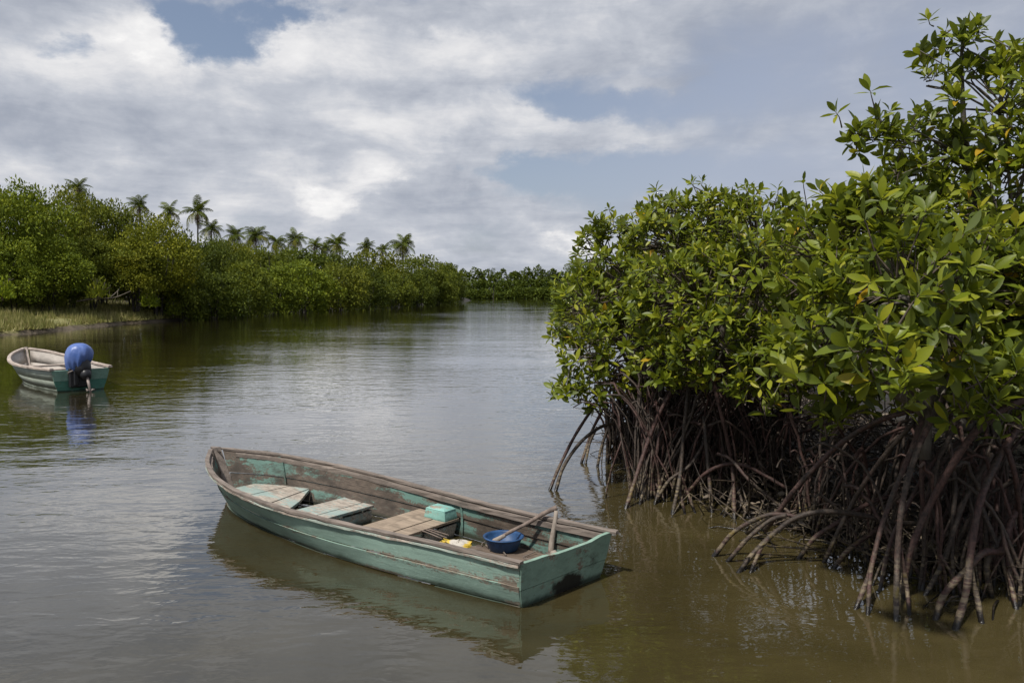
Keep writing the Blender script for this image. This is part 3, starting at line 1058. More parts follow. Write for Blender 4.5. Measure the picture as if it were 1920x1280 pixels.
# blue basin
M['basin'] = mat_flat('blue_plastic', (0.020, 0.065, 0.165), 0.5, 0.5, 14.0, 0.4)
M['scrap'] = mat_flat('fish_scrap', (0.16, 0.12, 0.09), 0.6, 0.5, 22.0)
basin = empty('plastic_basin')
bc = nb(948, 1019, 0.19)
bc = np.array([0.77, -0.27, 0.092])
place(basin, bc)
tag(basin, 'round blue plastic basin with a stick in it in the stern', 'basin')
V, F = lathe([(0.0, 0.004), (0.108, 0.0), (0.118, 0.006), (0.148, 0.088), (0.152, 0.100), (0.166, 0.104), (0.168, 0.112), (0.150, 0.114), (0.143, 0.100), (0.112, 0.014), (0.0, 0.012)], 40, 0.012)
fix_normals(add_mesh('bowl', V, F, M['basin'], basin, True))
V, F = lathe([(0.119, 0.034), (0.100, 0.040), (0.05, 0.046), (0.0, 0.044)], 24, 0.03)
V = [(x, y, z + 0.006 * math.sin(31 * x) * math.cos(27 * y)) for x, y, z in V]
add_mesh('contents', V, F, M['scrap'], basin, True)

# stick leaning in the basin and out over the transom, and the upright post
M['stick'] = mat_bark('stick_bark', (0.10, 0.075, 0.062), (0.26, 0.20, 0.165), 20.0)
M['pale_stick'] = mat_bark('pale_stick', (0.20, 0.165, 0.135), (0.36, 0.31, 0.26), 20.0)
st = empty('wooden_stick')
place(st, (0, 0, 0))
tag(st, 'crooked brown stick leaning out of the blue basin', 'stick')
s0, s1 = bc + np.array([0.09, 0.03, 0.050]), nb(1044, 951, 0.44)
path = smooth_path([s0, s0 * .72 + s1 * .28 + np.array([0, 0, .006]), s0 * .42 + s1 * .58 + np.array([0.008, 0, -.004]), s0 * .2 + s1 * .8 + np.array([0, .006, .008]), s1], 16)
MB().tube(path, np.linspace(0.013, 0.021, 16) * (1 + .10 * np.sin(np.arange(16) * 1.9)), 8).build('shaft', M['stick'], st, True)
d = (s0 - s1) / np.linalg.norm(s0 - s1)
MB().tube([s0 - d * .12, s0 - d * .02, s0 + d * .03], [0.016, 0.022, 0.010], 8).build('blade', M['pale_stick'], st, True)
po = empty('upright_post')
pb = np.array([0.40, -0.42, 0.092])
place(po, pb)
tag(po, 'short grey post standing upright in the stern by the transom', 'post')
pt = nb(1043, 957, 0.42) - pb
MB().tube(smooth_path([(0, 0, 0), pt * .3 + np.array([.004, 0, 0]), pt * .7 + np.array([-.004, .003, 0]), pt], 9), np.linspace(0.026, 0.017, 9), 8).build('shaft', M['pale_stick'], po, True)
MB().tube([(-.012, 0, -.002), (-.05, .02, .012), (-.09, .05, .004)], [0.030, 0.034, 0.020], 7).build('foot_wedge', M['pale_stick'], po, True)


def lump(name, loc, size, mat_, rz, seed, parent=None, n=16, m=9, crump=0.16):
    r = np.random.default_rng(seed)
    ph = r.uniform(0, 6.28, 12)
    V, F = [], []
    for i in range(m + 1):
        v = math.pi * i / m
        for j in range(n):
            u = 2 * math.pi * j / n
            x, y, z = math.cos(u) * math.sin(v), math.sin(u) * math.sin(v), math.cos(v)
            k = 1 + crump * (math.sin(3 * u + ph[0] + 2 * v) + .7 * math.sin(5 * u - 3 * v + ph[1]) + .5 * math.sin(7 * v + 2 * u + ph[2]))
            p = np.sign(z) * abs(z) ** 0.7
            V.append((x * k * size[0], y * k * size[1], max(-size[2] * .55, p * k * size[2])))
    for i in range(m):
        for j in range(n):
            k = (j + 1) % n
            F.append((i * n + j, (i + 1) * n + j, (i + 1) * n + k, i * n + k))
    return V, F


def mat_bag():
    m_, t, out = new_mat('feed_bag')
    tc = t.n('ShaderNodeTexCoord')
    ob = tc.outputs['Object']
    xs = t.n('ShaderNodeSeparateXYZ', {0: ob})
    n = t.noise(ob, 16.0, 4.0, 0.6)
    f = t.step(t.m('ADD', t.m('ABSOLUTE', xs.outputs[0]), t.m('MULTIPLY', t.m('SUBTRACT', n, 0.5), 0.13)), 0.055, 0.075)
    col = t.mix(f, (0.50, 0.46, 0.40), (0.60, 0.42, 0.05))
    col = t.mix(t.step(n, 0.62, 0.72, 0.0, 0.7), col, (0.20, 0.16, 0.12))
    p = t.n('ShaderNodeBsdfPrincipled', {'Base Color': col, 'Roughness': 0.45, 'Normal': bump(t, n, 0.7, 0.01)})
    finish(t, out, p.outputs[0])
    return m_


bag = empty('plastic_bag')
place(bag, (1.20, -0.20, 0.045), 0.25)
tag(bag, 'crumpled yellow and white plastic bag between the brown thwart and blue basin', 'bag')
V, F = lump('bag', None, (0.125, 0.085, 0.05), None, 0, 4, crump=0.13)
add_mesh('sack', V, F, mat_bag(), bag, False)
V, F = [], []
for i in range(7):
    a = -0.9 + i * 0.3
    V += [(0.10 + 0.02 * (i % 2), 0.05 * a, 0.028), (0.165 + 0.02 * math.sin(i * 2), 0.085 * a, 0.022 + 0.014 * (i % 2))]
F = [(2 * i, 2 * i + 1, 2 * i + 3, 2 * i + 2) for i in range(6)]
add_mesh('gathered_mouth', V, F, bpy.data.materials['feed_bag'], bag, True)
M['black'] = mat_flat('black_cloth', (0.012, 0.011, 0.011), 0.8, 0.4, 30.0)
rag = empty('black_rag')
place(rag, (2.22, -0.02, -0.024))
tag(rag, 'small black rag lying against the middle thwart of the near boat', 'rag')
V, F = lump('rag', None, (0.10, 0.07, 0.07), None, 0, 9, n=12, m=7, crump=0.2)
add_mesh('folds', V, F, M['black'], rag, True)
# loose canes on the brown thwart
for k, (pa, pb_, zz) in enumerate((((751, 981), (838, 1008), 0), ((757, 985), (828, 1009), 0), ((764, 981), (842, 1003), 0))):
    a, b_ = nb(pa[0], pa[1], 0.152), nb(pb_[0], pb_[1], 0.135)
    cn = empty('thin_cane')
    place(cn, (0, 0, 0))
    tag(cn, ('thin brown cane nearest the bow, of the three lying across the brown thwart', 'middle one of the three thin canes lying across the brown thwart',
             'thin brown cane nearest the turquoise box, lying across the brown thwart')[k], 'cane', 'canes on the brown thwart')
    MB().tube(smooth_path([a, (a + b_) / 2 + np.array([0, .012 * (k - 1), .010]), b_], 8), np.linspace(.0075, .005, 8), 5).build('shaft', M['stick'], cn, True)

# ------------------------------------------------------------------ far small boat with outboard motor
FB_A, FB_B = np.array([-9.70, 17.78]), np.array([-13.0, 21.2])
fd = FB_B - FB_A
FB_TH = math.atan2(fd[1], fd[0])
FB_L = float(np.linalg.norm(fd))
dinghy = empty('skiff', (FB_A[0], FB_A[1], 0), FB_TH)
tag(dinghy, 'small pale skiff with green transom carrying a covered outboard motor', 'boat')
HF = Hull(FB_L, FB_L - 0.45, 0.06, [0.60, 0.69, 0.76, 0.75, 0.58, 0.32, 0.03], [0.47, 0.56, 0.60, 0.55, 0.36, 0.16, 0.0],
          [0.50, 0.47, 0.54, 0.70], bottom=-0.14)
M['skiff_top'] = mat_paint('skiff_paint_upper', (0.37, 0.425, 0.37), (0.34, 0.29, 0.24), 0.46, 0.22, seed=21.0)
M['skiff_low'] = mat_paint('skiff_paint_lower', (0.25, 0.28, 0.235), (0.20, 0.165, 0.13), 0.55, 0.40, seed=23.0)
M['skiff_in'] = mat_paint('skiff_paint_inside', (0.43, 0.39, 0.35), (0.30, 0.25, 0.21), 0.48, 0.16, seed=27.0)
M['skiff_rail'] = mat_wood('skiff_rail_wood', (0.43, 0.36, 0.31))
M['skiff_transom'] = mat_paint('skiff_transom_pale', (0.20, 0.34, 0.27), (0.30, 0.26, 0.21), 0.42, 0.30, seed=31.0)
M['skiff_green'] = mat_paint('skiff_transom_green', (0.085, 0.235, 0.175), (0.22, 0.20, 0.16), 0.55, 0.40, seed=33.0)
for side in (1, -1):
    for k, (v0, v1, mm) in enumerate(((0.0, 0.40, 'skiff_top'), (0.405, 0.70, 'skiff_low'), (0.705, 1.0, 'skiff_low'))):
        V, F, MI = HF.plank(side, v0, v1, 0.020, -0.006 * k, nt=26, nv=3)
        add_mesh('plank', V, F, [M[mm], M['skiff_in']], dinghy, True, MI)
    V, F = rail_mesh(HF, side, 0.085, 0.05, -0.010, 0.99, 0.012, n=30)
    fix_normals(add_mesh('rail', V, F, M['skiff_rail'], dinghy))
t_ = np.linspace(0, 0.985, 20)
V = np.concatenate([HF.at(1, t_, np.full(20, .84), -.02), HF.at(-1, t_, np.full(20, .84), -.02)])
add_mesh('floor', V, [(i, i + 1, 21 + i, 20 + i) for i in range(19)], M['skiff_in'], dinghy)
for z0, z1, mm in ((-0.14, 0.235, 'skiff_green'), (0.241, 0.475, 'skiff_transom')):
    q = []
    for side, z in ((1, z0), (-1, z0), (-1, z1), (1, z1)):
        f = (HF.sheer(0.0) - z) / (HF.sheer(0.0) - HF.bottom)
        p = HF.at(side, 0.0, f)
        q.append((p[0] - 0.012, p[1], z))
    panel('transom_board', q, 0.035, M[mm], dinghy)
stem = [HF.at(1, 1.0, v) * np.array([1, 0, 1]) for v in (1.0, .66, .33, 0.0)]
stem.append(stem[-1] + np.array([.01, 0, .04]))
MB().tube(np.array(stem) - np.array([.02, 0, 0]), 0.045, 6).build('stem_post', M['skiff_rail'], dinghy, False)


def hb(x, z, m=0.02):
    best = None
    for tt in np.linspace(0, 0.985, 80):
        zs = HF.sheer(tt)
        p = HF.at(1, tt, (zs - z) / (zs - HF.bottom), -0.022)
        if best is None or abs(p[0] - x) < best[0]:
            best = (abs(p[0] - x), abs(p[1]))
    return max(0.03, best[1] - m)


for x, wd, z in ((0.75, 0.30, 0.36), (1.95, 0.24, 0.34), (3.05, 0.24, 0.36)):
    panel('thwart', [(x, -hb(x, z), z), (x + wd, -hb(x + wd, z), z), (x + wd, hb(x + wd, z), z), (x, hb(x, z), z)], 0.04, M['skiff_rail'], dinghy)

M['tarp'] = None
def mat_tarp():
    m_, t, out = new_mat('blue_tarp')
    tc = t.n('ShaderNodeTexCoord')
    n = t.noise(tc.outputs['Object'], 5.0, 5.0, 0.6)
    col = t.ramp(n, [(0.3, (0.050, 0.110, 0.34)), (0.7, (0.13, 0.20, 0.47))])
    fold = t.noise(t.mapping(tc.outputs['Object'], (8, 8, 2.5)), 1.0, 1.5, 0.5, 0.4)
    p = t.n('ShaderNodeBsdfPrincipled', {'Base Color': col, 'Roughness': 0.42, 'Normal': bump(t, fold, 0.6, 0.03)})
    finish(t, out, p.outputs[0])
    return m_
M['tarp'] = mat_tarp()
M['rubber'] = mat_flat('black_housing', (0.014, 0.014, 0.016), 0.45, 0.4, 12.0, 0.5)
M['steel'] = mat_flat('worn_steel', (0.22, 0.18, 0.16), 0.5, 0.4, 16.0, 0.5)
motor = empty('outboard_motor', (FB_A[0], FB_A[1], 0), FB_TH)
tag(motor, 'black outboard motor under a blue tarp, tilted on the skiff transom', 'motor')
# work in a frame of the skiff: -x is aft
mc = np.array([-0.02, 0.02, 0.0])
prof = [(0.0, 1.15), (0.10, 1.145), (0.19, 1.11), (0.27, 1.04), (0.325, 0.95), (0.35, 0.86), (0.345, 0.77), (0.315, 0.69), (0.275, 0.62), (0.245, 0.57)]
pz = np.linspace(0, 1, 22)
pk = np.linspace(0, 1, len(prof))
prof = [(float(np.interp(q, pk, [p_[0] for p_ in prof])), float(np.interp(q, pk, [p_[1] for p_ in prof]))) for q in pz]
V, F = lathe(prof, 60)
V2 = []
for x, y, z in V:
    a = math.atan2(y, x)
    low = min(1.0, max(0.0, (1.10 - z) / 0.45))
    crease = abs(math.sin(4.5 * a + 2.2 * z + 0.8 * math.sin(2 * a))) ** 0.6 + 0.6 * abs(math.sin(7.5 * a - 3.1 * z + 1.3)) ** 0.7
    k = 0.82 * (1 - 0.17 * low * (1.0 - crease * 0.75) + 0.035 * math.sin(2 * a + 5 * z) + 0.02 * math.sin(5 * a - 9 * z))
    flat_ = 1 - 0.04 * max(0.0, math.cos(a - 0.6)) * (1 - low)
    zz = z - (0.20 * max(0, math.cos(a - 1.7)) ** 1.5 + 0.05 * math.sin(5 * a) - 0.09 * max(0, -math.cos(a - 1.7))) * low ** 2
    V2.append((x * k * flat_ * 1.10 - 0.10 * (z - 0.6) + mc[0] + 0.02, y * k + mc[1], (zz - 0.85) * .9 + .80))
fix_normals(add_mesh('tarp_cover', V2, F, M['tarp'], motor, True))
MB().tube([(0.00, 0.02, 0.86), (-0.06, 0.01, 0.66), (-0.15, 0.0, 0.50), (-0.26, -0.02, 0.40)], [0.19, 0.21, 0.19, 0.14], 12).build('leg_housing', M['rubber'], motor, True)
MB().tube([(-0.22, -0.02, 0.45), (-0.30, -0.03, 0.37), (-0.36, -0.04, 0.30)], [0.125, 0.120, 0.085], 12).build('gear_case', M['rubber'], motor, True)
b0 = MB()
b0.box((-0.085, 0.05, 0.31), (0.11, 0.42, 0.44), 0, 0.02)
b0.box((-0.13, 0.13, 0.30), (0.10, 0.10, 0.34), 0, 0.02)
clamp = b0.build('clamp_bracket', M['rubber'], motor)
drive = MB().tube([(-0.36, -0.04, 0.31), (-0.45, -0.045, 0.14), (-0.52, -0.05, -0.03)], [0.036, 0.030, 0.026], 8).build('drive_shaft', M['steel'], motor, True)
b0 = MB()
for k in range(3):
    a = k * 2.094 + 0.4
    c0 = np.array([-0.50, -0.05, 0.02])
    b0.tube([c0, c0 + 0.06 * np.array([0.1, math.cos(a), math.sin(a)]), c0 + 0.10 * np.array([0.2, math.cos(a + .3), math.sin(a + .3)])], [0.012, 0.028, 0.010], 5)
b0.build('propeller', M['steel'], drive)
MB().tube([(-0.16, 0.19, 0.47), (-0.11, 0.27, 0.43), (-0.06, 0.25, 0.36)], 0.018, 6).build('clamp_handle', M['steel'], clamp, True)

# ------------------------------------------------------------------ foliage building blocks
def leaf_template(rows, widths, half=0.19, fold=0.055, droop=0.13):
    V, F = [], []
    ids = []
    for t, w in zip(rows, widths):
        z = -droop * t * t
        if w <= 0.001:
            ids.append((len(V),))
            V.append((0, t, z))
        else:
            ids.append((len(V), len(V) + 1, len(V) + 2))
            V += [(-half * w, t, z + fold * w), (0, t, z), (half * w, t, z + fold * w)]
    for a, b in zip(ids[:-1], ids[1:]):
        if len(b) == 3:
            F += [(a[0], a[1], b[1]), (a[0], b[1], b[0]), (a[1], a[2], b[2]), (a[1], b[2], b[1])]
        else:
            F += [(a[0], a[1], b[0]), (a[1], a[2], b[0])]
    return np.array(V), np.array(F)


LEAF_HI = [leaf_template([0, .10, .22, .42, .62, .80, .92, 1.0], [.07, .22, .62, .98, 1.0, .74, .36, 0], half=h, fold=f, droop=d)
           for h, f, d in ((.185, .05, .12), (.20, .075, .22), (.175, .04, .05))]
LEAF_LO = [leaf_template([0, .12, .42, .74, 1.0], [.07, .30, 1.0, .82, 0], half=h, fold=f, droop=d) for h, f, d in ((.19, .055, .14), (.155, .10, .30), (.225, .03, .02))]


def unit(v):
    v = np.asarray(v, float)
    return v / (np.linalg.norm(v, axis=-1, keepdims=True) + 1e-12)


def leaf_mesh_arrays(template, pos, ydir, zdir, size):
    """Stack many copies of one leaf: pos (n,3), ydir along the leaf, zdir its upper side."""
    TV, TF = template
    y = unit(ydir)
    x = unit(np.cross(y, zdir))
    z = np.cross(x, y)
    B = np.stack([x, y, z], 1) * size[:, None, None]            # rows: axes
    V = np.einsum('vk,nkc->nvc', TV, B) + pos[:, None, :]
    n, k = len(pos), len(TV)
    F = (TF[None] + (np.arange(n) * k)[:, None, None]).reshape(-1, 3)
    return V.reshape(-1, 3), F


def rosettes(P, A, lsize, r):
    """Leaf positions for rosettes at P with axes A; returns pos, ydir, zdir, size, index of its rosette."""
    pos, yd, zd, sz, own = [], [], [], [], []
    up = np.array([0, 0, 1.0])
    for i, (p, a) in enumerate(zip(P, A)):
        a = unit(a)
        u = unit(np.cross(a, up + np.array([0.01, 0.02, 0])))
        v = np.cross(a, u)
        n = int(r.integers(4, 11))
        ph0 = r.uniform(0, 6.28)
        for k in range(n):
            f = k / max(1, n - 1)
            ph = ph0 + k * 2.39996 + r.normal(0, .15)
            tilt = math.radians(16 + 70 * f ** 0.8) + r.normal(0, .22)
            rad = math.cos(ph) * u + math.sin(ph) * v
            y = a * math.cos(tilt) + rad * math.sin(tilt)
            y = y - up * 0.12 * f
            z = a * math.sin(tilt) - rad * math.cos(tilt) + r.normal(0, .22, 3)
            pos.append(p - a * (0.028 * f) + rad * 0.006)
            yd.append(y)
            zd.append(z)
            sz.append(lsize[i] * (0.62 + 0.42 * math.sin(math.pi * (0.25 + 0.65 * f))) * r.uniform(.85, 1.12))
            own.append(i)
    return np.array(pos), np.array(yd), np.array(zd), np.array(sz), np.array(own)


LEAF_MESHES = [mesh_np('leaf', V, F, M['leaf'], True) for V, F in LEAF_HI]


def root_path(start, foot, r, arch=0.7, sink=0.25, n=11):
    """A prop root: leaves the stem sideways, bends over and drops steeply into the mud."""
    s, f = np.asarray(start, float), np.asarray(foot, float)
    h = f - s
    c1 = s + np.array([h[0] * .45, h[1] * .45, abs(h[2]) * (0.10 + .12 * arch)])
    c2 = s + np.array([h[0] * (.80 + .12 * arch), h[1] * (.80 + .12 * arch), h[2] * (.45 - .12 * arch)])
    t = np.linspace(0, 1, n)[:, None]
    P = (1 - t) ** 3 * s + 3 * (1 - t) ** 2 * t * c1 + 3 * (1 - t) * t * t * c2 + t ** 3 * f
    P[1:-1] += r.normal(0, .012, (n - 2, 3))
    e = P[-1] + (P[-1] - P[-2]) / np.linalg.norm(P[-1] - P[-2]) * sink
    return np.vstack([P, e])


def prop_root(parent, path, r0, r1, sides=6, forks=0, r=rng, name='prop_root'):
    b = MB()
    n = len(path)
    rad = np.linspace(r0, r1, n) * (1 + .07 * np.sin(np.arange(n) * 1.7 + r.uniform(0, 6)))
    b.tube(path, rad, sides)
    for _ in range(forks):
        k = int(n * r.uniform(.5, .72))
        a = path[k]
        e = path[-1] + np.array([r.normal(0, .11), r.normal(0, .10), 0])
        mid = (a + e) / 2 + np.array([(e - a)[0] * .2, (e - a)[1] * .2, .02])
        b.tube(smooth_path([a, mid, e], 6), np.linspace(r1 * 1.0, r1 * .8, 6), 5)
    return b.build(name, M['root'], parent, True)


def px_root(parent, pts, r0, r1, forks=0, sides=8):
    """A root through (pixel x, pixel y, distance) points listed from its foot upward; a foot at None stands at water level."""
    C = []
    for px, py, Y in pts:
        C.append(at_z(px, py, 0.0) if Y is None else at_y(px, py, Y))
    C = np.array(C[::-1])
    P = smooth_path(C, max(8, 4 * len(C)))
    e = P[-1] + unit(P[-1] - P[-2]) * 0.25
    return prop_root(parent, np.vstack([P, e]), r0 * .82, r1 * .82, sides, forks)


LOBES_ALL = []


def mangrove(label, base, joint, lobes, seed, dens, leaf_px_objects=300, lsize=0.135, group='near mangroves'):
    """One red mangrove: stem, boughs, twigs, leaf clusters spread over rounded lobes (x, y, z, radius, density)."""
    r = np.random.default_rng(seed)
    root = empty('mangrove_tree', tuple(base))
    tag(root, label, 'mangrove', group)
    base = np.asarray(base, float)
    joint = np.asarray(joint, float)
    inv = -base                                    # children are built in world space, then shifted to the tree's base
    W = MB()
    W.tube(smooth_path([joint - np.array([0, 0, .35]), joint, joint + np.array([.05, .06, .5])], 8) + inv, np.linspace(.052, .045, 8), 10)
    W.build('trunk', M['bark'], root, True)
    P, A, S = [], [], []
    tw = MB()
    for (x, y, z, rr, dk) in lobes:
        c = np.array([x, y, z])
        # bough from the joint to the lobe
        src, r0_ = joint, .012 + .034 * min(.6, rr)
        if rr < .3:                               # small sprays fork off the nearest big bough
            big = [l for l in lobes if l[3] >= .3]
            if big:
                src = np.array(min(big, key=lambda l: np.linalg.norm(np.array(l[:3]) - c) - .3 * l[3])[:3])
                r0_ = .007 + .03 * rr
        mid = (src + c) / 2 + np.array([r.normal(0, .07), r.normal(0, .07), .03 + .06 * r.random()])
        bp = smooth_path([src + r.normal(0, .02, 3), mid, c], 10)
        MB().tube(bp + inv, np.linspace(r0_, r0_ * .4, 10), 6).build('branch', M['bark'], root, True)
        n = int(dens * dk * 4 * math.pi * rr * rr)
        d = unit(r.normal(size=(n, 3)))
        keep = []
        for q in d:
            p = c + q * rr * r.uniform(.80, 1.06) * np.array([1, 1, .95])
            k = 1.0
            if q[2] < -.25:
                k = .55
            if q @ unit(c - np.array([0, 0, CAM_H])) > .35:
                k *= .45
            if r.random() > k:
                continue
            inside = any(np.linalg.norm((p - np.array(l[:3]))) < l[3] * .72 for l in lobes if l[:3] != (x, y, z))
            if inside and r.random() > .18:
                continue
            a = unit(q * .68 + np.array([0, 0, .78]) + r.normal(0, .26, 3))
            if r.random() < .12 and q[2] > -.2:
                p = p + (a + np.array([0, 0, .5])) * r.uniform(.06, .20)
            P.append(p)
            A.append(a)
            S.append(lsize * (r.uniform(.62, .85) if r.random() < .25 else r.uniform(.85, 1.18)))
            st_ = p * .45 + c * .55 + r.normal(0, .03, 3)
            tw.tube([st_ + inv, (st_ * .45 + p * .55) - a * .03 + inv, p - a * .05 + inv, p + inv], [.0075, .006, .0045, .003], 4, False)
    tw_o = tw.build('twigs', M['twig'], root, True)
    tag(tw_o, kind='stuff')
    P, A, S = np.array(P), np.array(A), np.array(S)
    pos, yd, zd, sz, own = rosettes(P, A, S, r)
    # the leaves that show largest become objects of their own
    cam_p = np.array([0, 0, CAM_H])
    mid = pos + yd * sz[:, None] * .5
    v = unit(cam_p - mid)
    dist = np.linalg.norm(cam_p - mid, axis=1)
    depth_in = np.zeros(len(pos))
    for (x, y, z, rr, dk) in LOBES_ALL:            # how much foliage stands between a leaf and the eye
        c = np.array([x, y, z])
        tca = np.einsum('nk,nk->n', c - mid, v)
        d2 = np.einsum('nk,nk->n', c - mid, c - mid) - tca ** 2
        th = np.sqrt(np.maximum(0, (rr * .95) ** 2 - d2))
        depth_in += np.maximum(0, (tca + th) - np.maximum(0, tca - th))
    zn = unit(zd)
    score = sz ** 2 * (0.25 + np.abs(np.einsum('nk,nk->n', zn, v))) / dist ** 2 * np.exp(-5.0 * np.maximum(0, depth_in - .12))
    img = np.array([(960 + FPX * m_[0] / m_[1]) for m_ in mid])
    score[(img > 1925) | (img < 0)] = 0
    order = np.argsort(-score)
    pick = order[:leaf_px_objects]
    rest = np.ones(len(pos), bool)
    rest[pick] = False
    which = r.integers(0, 3, len(pos))
    VV, FF, off = [], [], 0
    for w_ in range(3):
        k_ = rest & (which == w_)
        V, F = leaf_mesh_arrays(LEAF_LO[w_], pos[k_] + inv, yd[k_], zd[k_], sz[k_])
        VV.append(V)
        FF.append(F + off)
        off += len(V)
    V, F = np.concatenate(VV), np.concatenate(FF)
    o = link(bpy.data.objects.new('crown', mesh_np('crown', V, F, M['leaf'], True)), root)
    tag(o, kind='stuff')
    for i in pick:
        y = unit(yd[i])
        x = unit(np.cross(y, zd[i]))
        z = np.cross(x, y)
        o = bpy.data.objects.new('leaf', LEAF_MESHES[int(r.integers(0, 3))])
        m4 = Matrix.Identity(4)
        for a_, ax_ in enumerate((x, y, z)):
            for b_ in range(3):
                m4[b_][a_] = ax_[b_] * sz[i]
        for b_ in range(3):
            m4[b_][3] = pos[i][b_] + inv[b_]
        COL.objects.link(o)
        o.parent = root
        o.matrix_local = m4
    return root


def lobe(px, py, Y, rad, dk=1.0):
    p = at_y(px, py, Y)
    return (float(p[0]), float(p[1]), float(p[2]), rad, dk)


LB_D = [lobe(*a) for a in ((1135, 480, 10.4, .42), (1190, 545, 10.0, .62), (1110, 585, 9.6, .42), (1092, 668, 9.0, .30), (1062, 728, 8.7, .17),
                           (1105, 735, 8.9, .20), (1190, 655, 9.3, .55), (1150, 440, 10.2, .20), (1118, 412, 10.0, .07, 1.6), (1230, 450, 10.2, .48),
                           (1085, 560, 12.5, .42), (1070, 610, 11.0, .28), (1050, 622, 10.0, .15), (1160, 700, 9.4, .32), (1185, 580, 11.2, .62, .6))]
LB_C = [lobe(*a) for a in ((1275, 470, 9.2, .62), (1345, 442, 8.9, .50), (1425, 468, 8.6, .56), (1310, 575, 8.3, .68), (1430, 565, 7.9, .66),
                           (1255, 672, 8.3, .36), (1345, 655, 7.7, .42), (1475, 645, 7.3, .45), (1515, 450, 8.5, .42), (1325, 376, 8.8, .09, 1.5),
                           (1368, 380, 8.7, .10, 1.5), (1475, 382, 8.5, .09, 1.5), (1265, 400, 9.1, .15, 1.3), (1400, 700, 7.6, .25), (1560, 560, 8.6, .8, .7),
                           (1300, 665, 7.6, .20), (1320, 705, 7.6, .12, 1.3), (1400, 728, 7.0, .11, 1.3), (1250, 712, 8.0, .12, 1.3), (1440, 760, 6.7, .08, 1.5), (1400, 520, 10.2, .95, .6))]
LB_B = [lobe(*a) for a in ((1560, 495, 6.8, .46), (1650, 450, 6.5, .44), (1590, 590, 5.5, .38), (1695, 560, 5.2, .42), (1545, 705, 5.5, .17),
                           (1655, 655, 4.5, .20), (1795, 560, 6.3, .58), (1880, 640, 6.3, .46), (1835, 705, 5.6, .25), (1885, 785, 5.2, .14),
                           (1760, 640, 5.1, .26), (1480, 715, 5.9, .16), (1520, 765, 5.6, .09, 1.6), (1600, 770, 5.6, .08, 1.5), (1790, 765, 5.1, .10, 1.4),
                           (1590, 395, 6.6, .14, 1.3), (1525, 640, 6.2, .30), (1710, 690, 5.0, .15), (1560, 792, 5.6, .09, 1.5), (1590, 735, 5.5, .12, 1.3), (1690, 742, 4.8, .09, 1.5), (1860, 765, 5.3, .12, 1.4), (1915, 705, 5.8, .24), (1800, 690, 8.2, .65, .6), (1650, 680, 8.2, .55, .6), (1900, 710, 7.8, .55, .6), (1740, 600, 7.4, .75, .6), (1640, 540, 7.2, .5, .7))]
LB_A = [lobe(*a) for a in ((1750, 400, 7.2, .52), (1860, 385, 6.9, .62), (1900, 500, 7.2, .66), (1805, 300, 6.9, .32, .75), (1790, 205, 6.8, .24, .55),
                           (1800, 85, 6.8, .13, 1.5), (1835, 60, 6.8, .09, 1.8), (1765, 75, 6.8, .09, 1.8), (1725, 95, 6.8, .06, 2.0), (1760, 130, 6.8, .11, 1.5), (1830, 130, 6.8, .09, 1.5), (1690, 270, 6.8, .19), (1622, 262, 6.7, .13, 1.4), (1598, 250, 6.7, .08, 1.8), (1655, 232, 6.7, .09, 1.5), (1880, 215, 6.7, .36, .6), (1905, 120, 6.7, .17, .8),
                           (1725, 330, 6.9, .22), (1675, 332, 6.6, .08, 1.4), (1740, 160, 6.8, .12), (1650, 250, 6.8, .10), (1745, 240, 6.9, .16),
                           (1700, 480, 8.4, .9, .7), (1850, 300, 7.0, .34, .8), (1950, 330, 6.6, .5), (1960, 560, 6.3, .6), (1980, 160, 6.8, .4))]
LOBES_ALL += LB_A + LB_B + LB_C + LB_D

JA, JB, JC, JD = at_y(1880, 640, 7.0), at_y(1735, 772, 5.9), at_y(1380, 700, 8.4), at_y(1195, 715, 9.9)
tree_d = mangrove('mangrove at the outer end of the clump, its leaves reaching farthest over the open river', (JD[0], JD[1], 0.0), JD, LB_D, 41, 58, lsize=.118)
tree_c = mangrove('broad rounded mangrove in the middle of the clump behind the leaning arched roots', (JC[0], JC[1], 0.1), JC, LB_C, 42, 58, lsize=.118)
tree_b = mangrove('front mangrove with large leaves and long arching roots leaning over the water', (JB[0], JB[1], 0.0), JB, LB_B, 43, 48, lsize=.155)
tree_a = mangrove('tallest mangrove, rising to the top of the picture at the right edge', (JA[0], JA[1], 0.2), JA, LB_A, 44, 40, lsize=.140)


def rel(root, o):
    """Roots are laid out in world space; shift them under their tree."""
    o.location = -Vector(root.location)
    return o


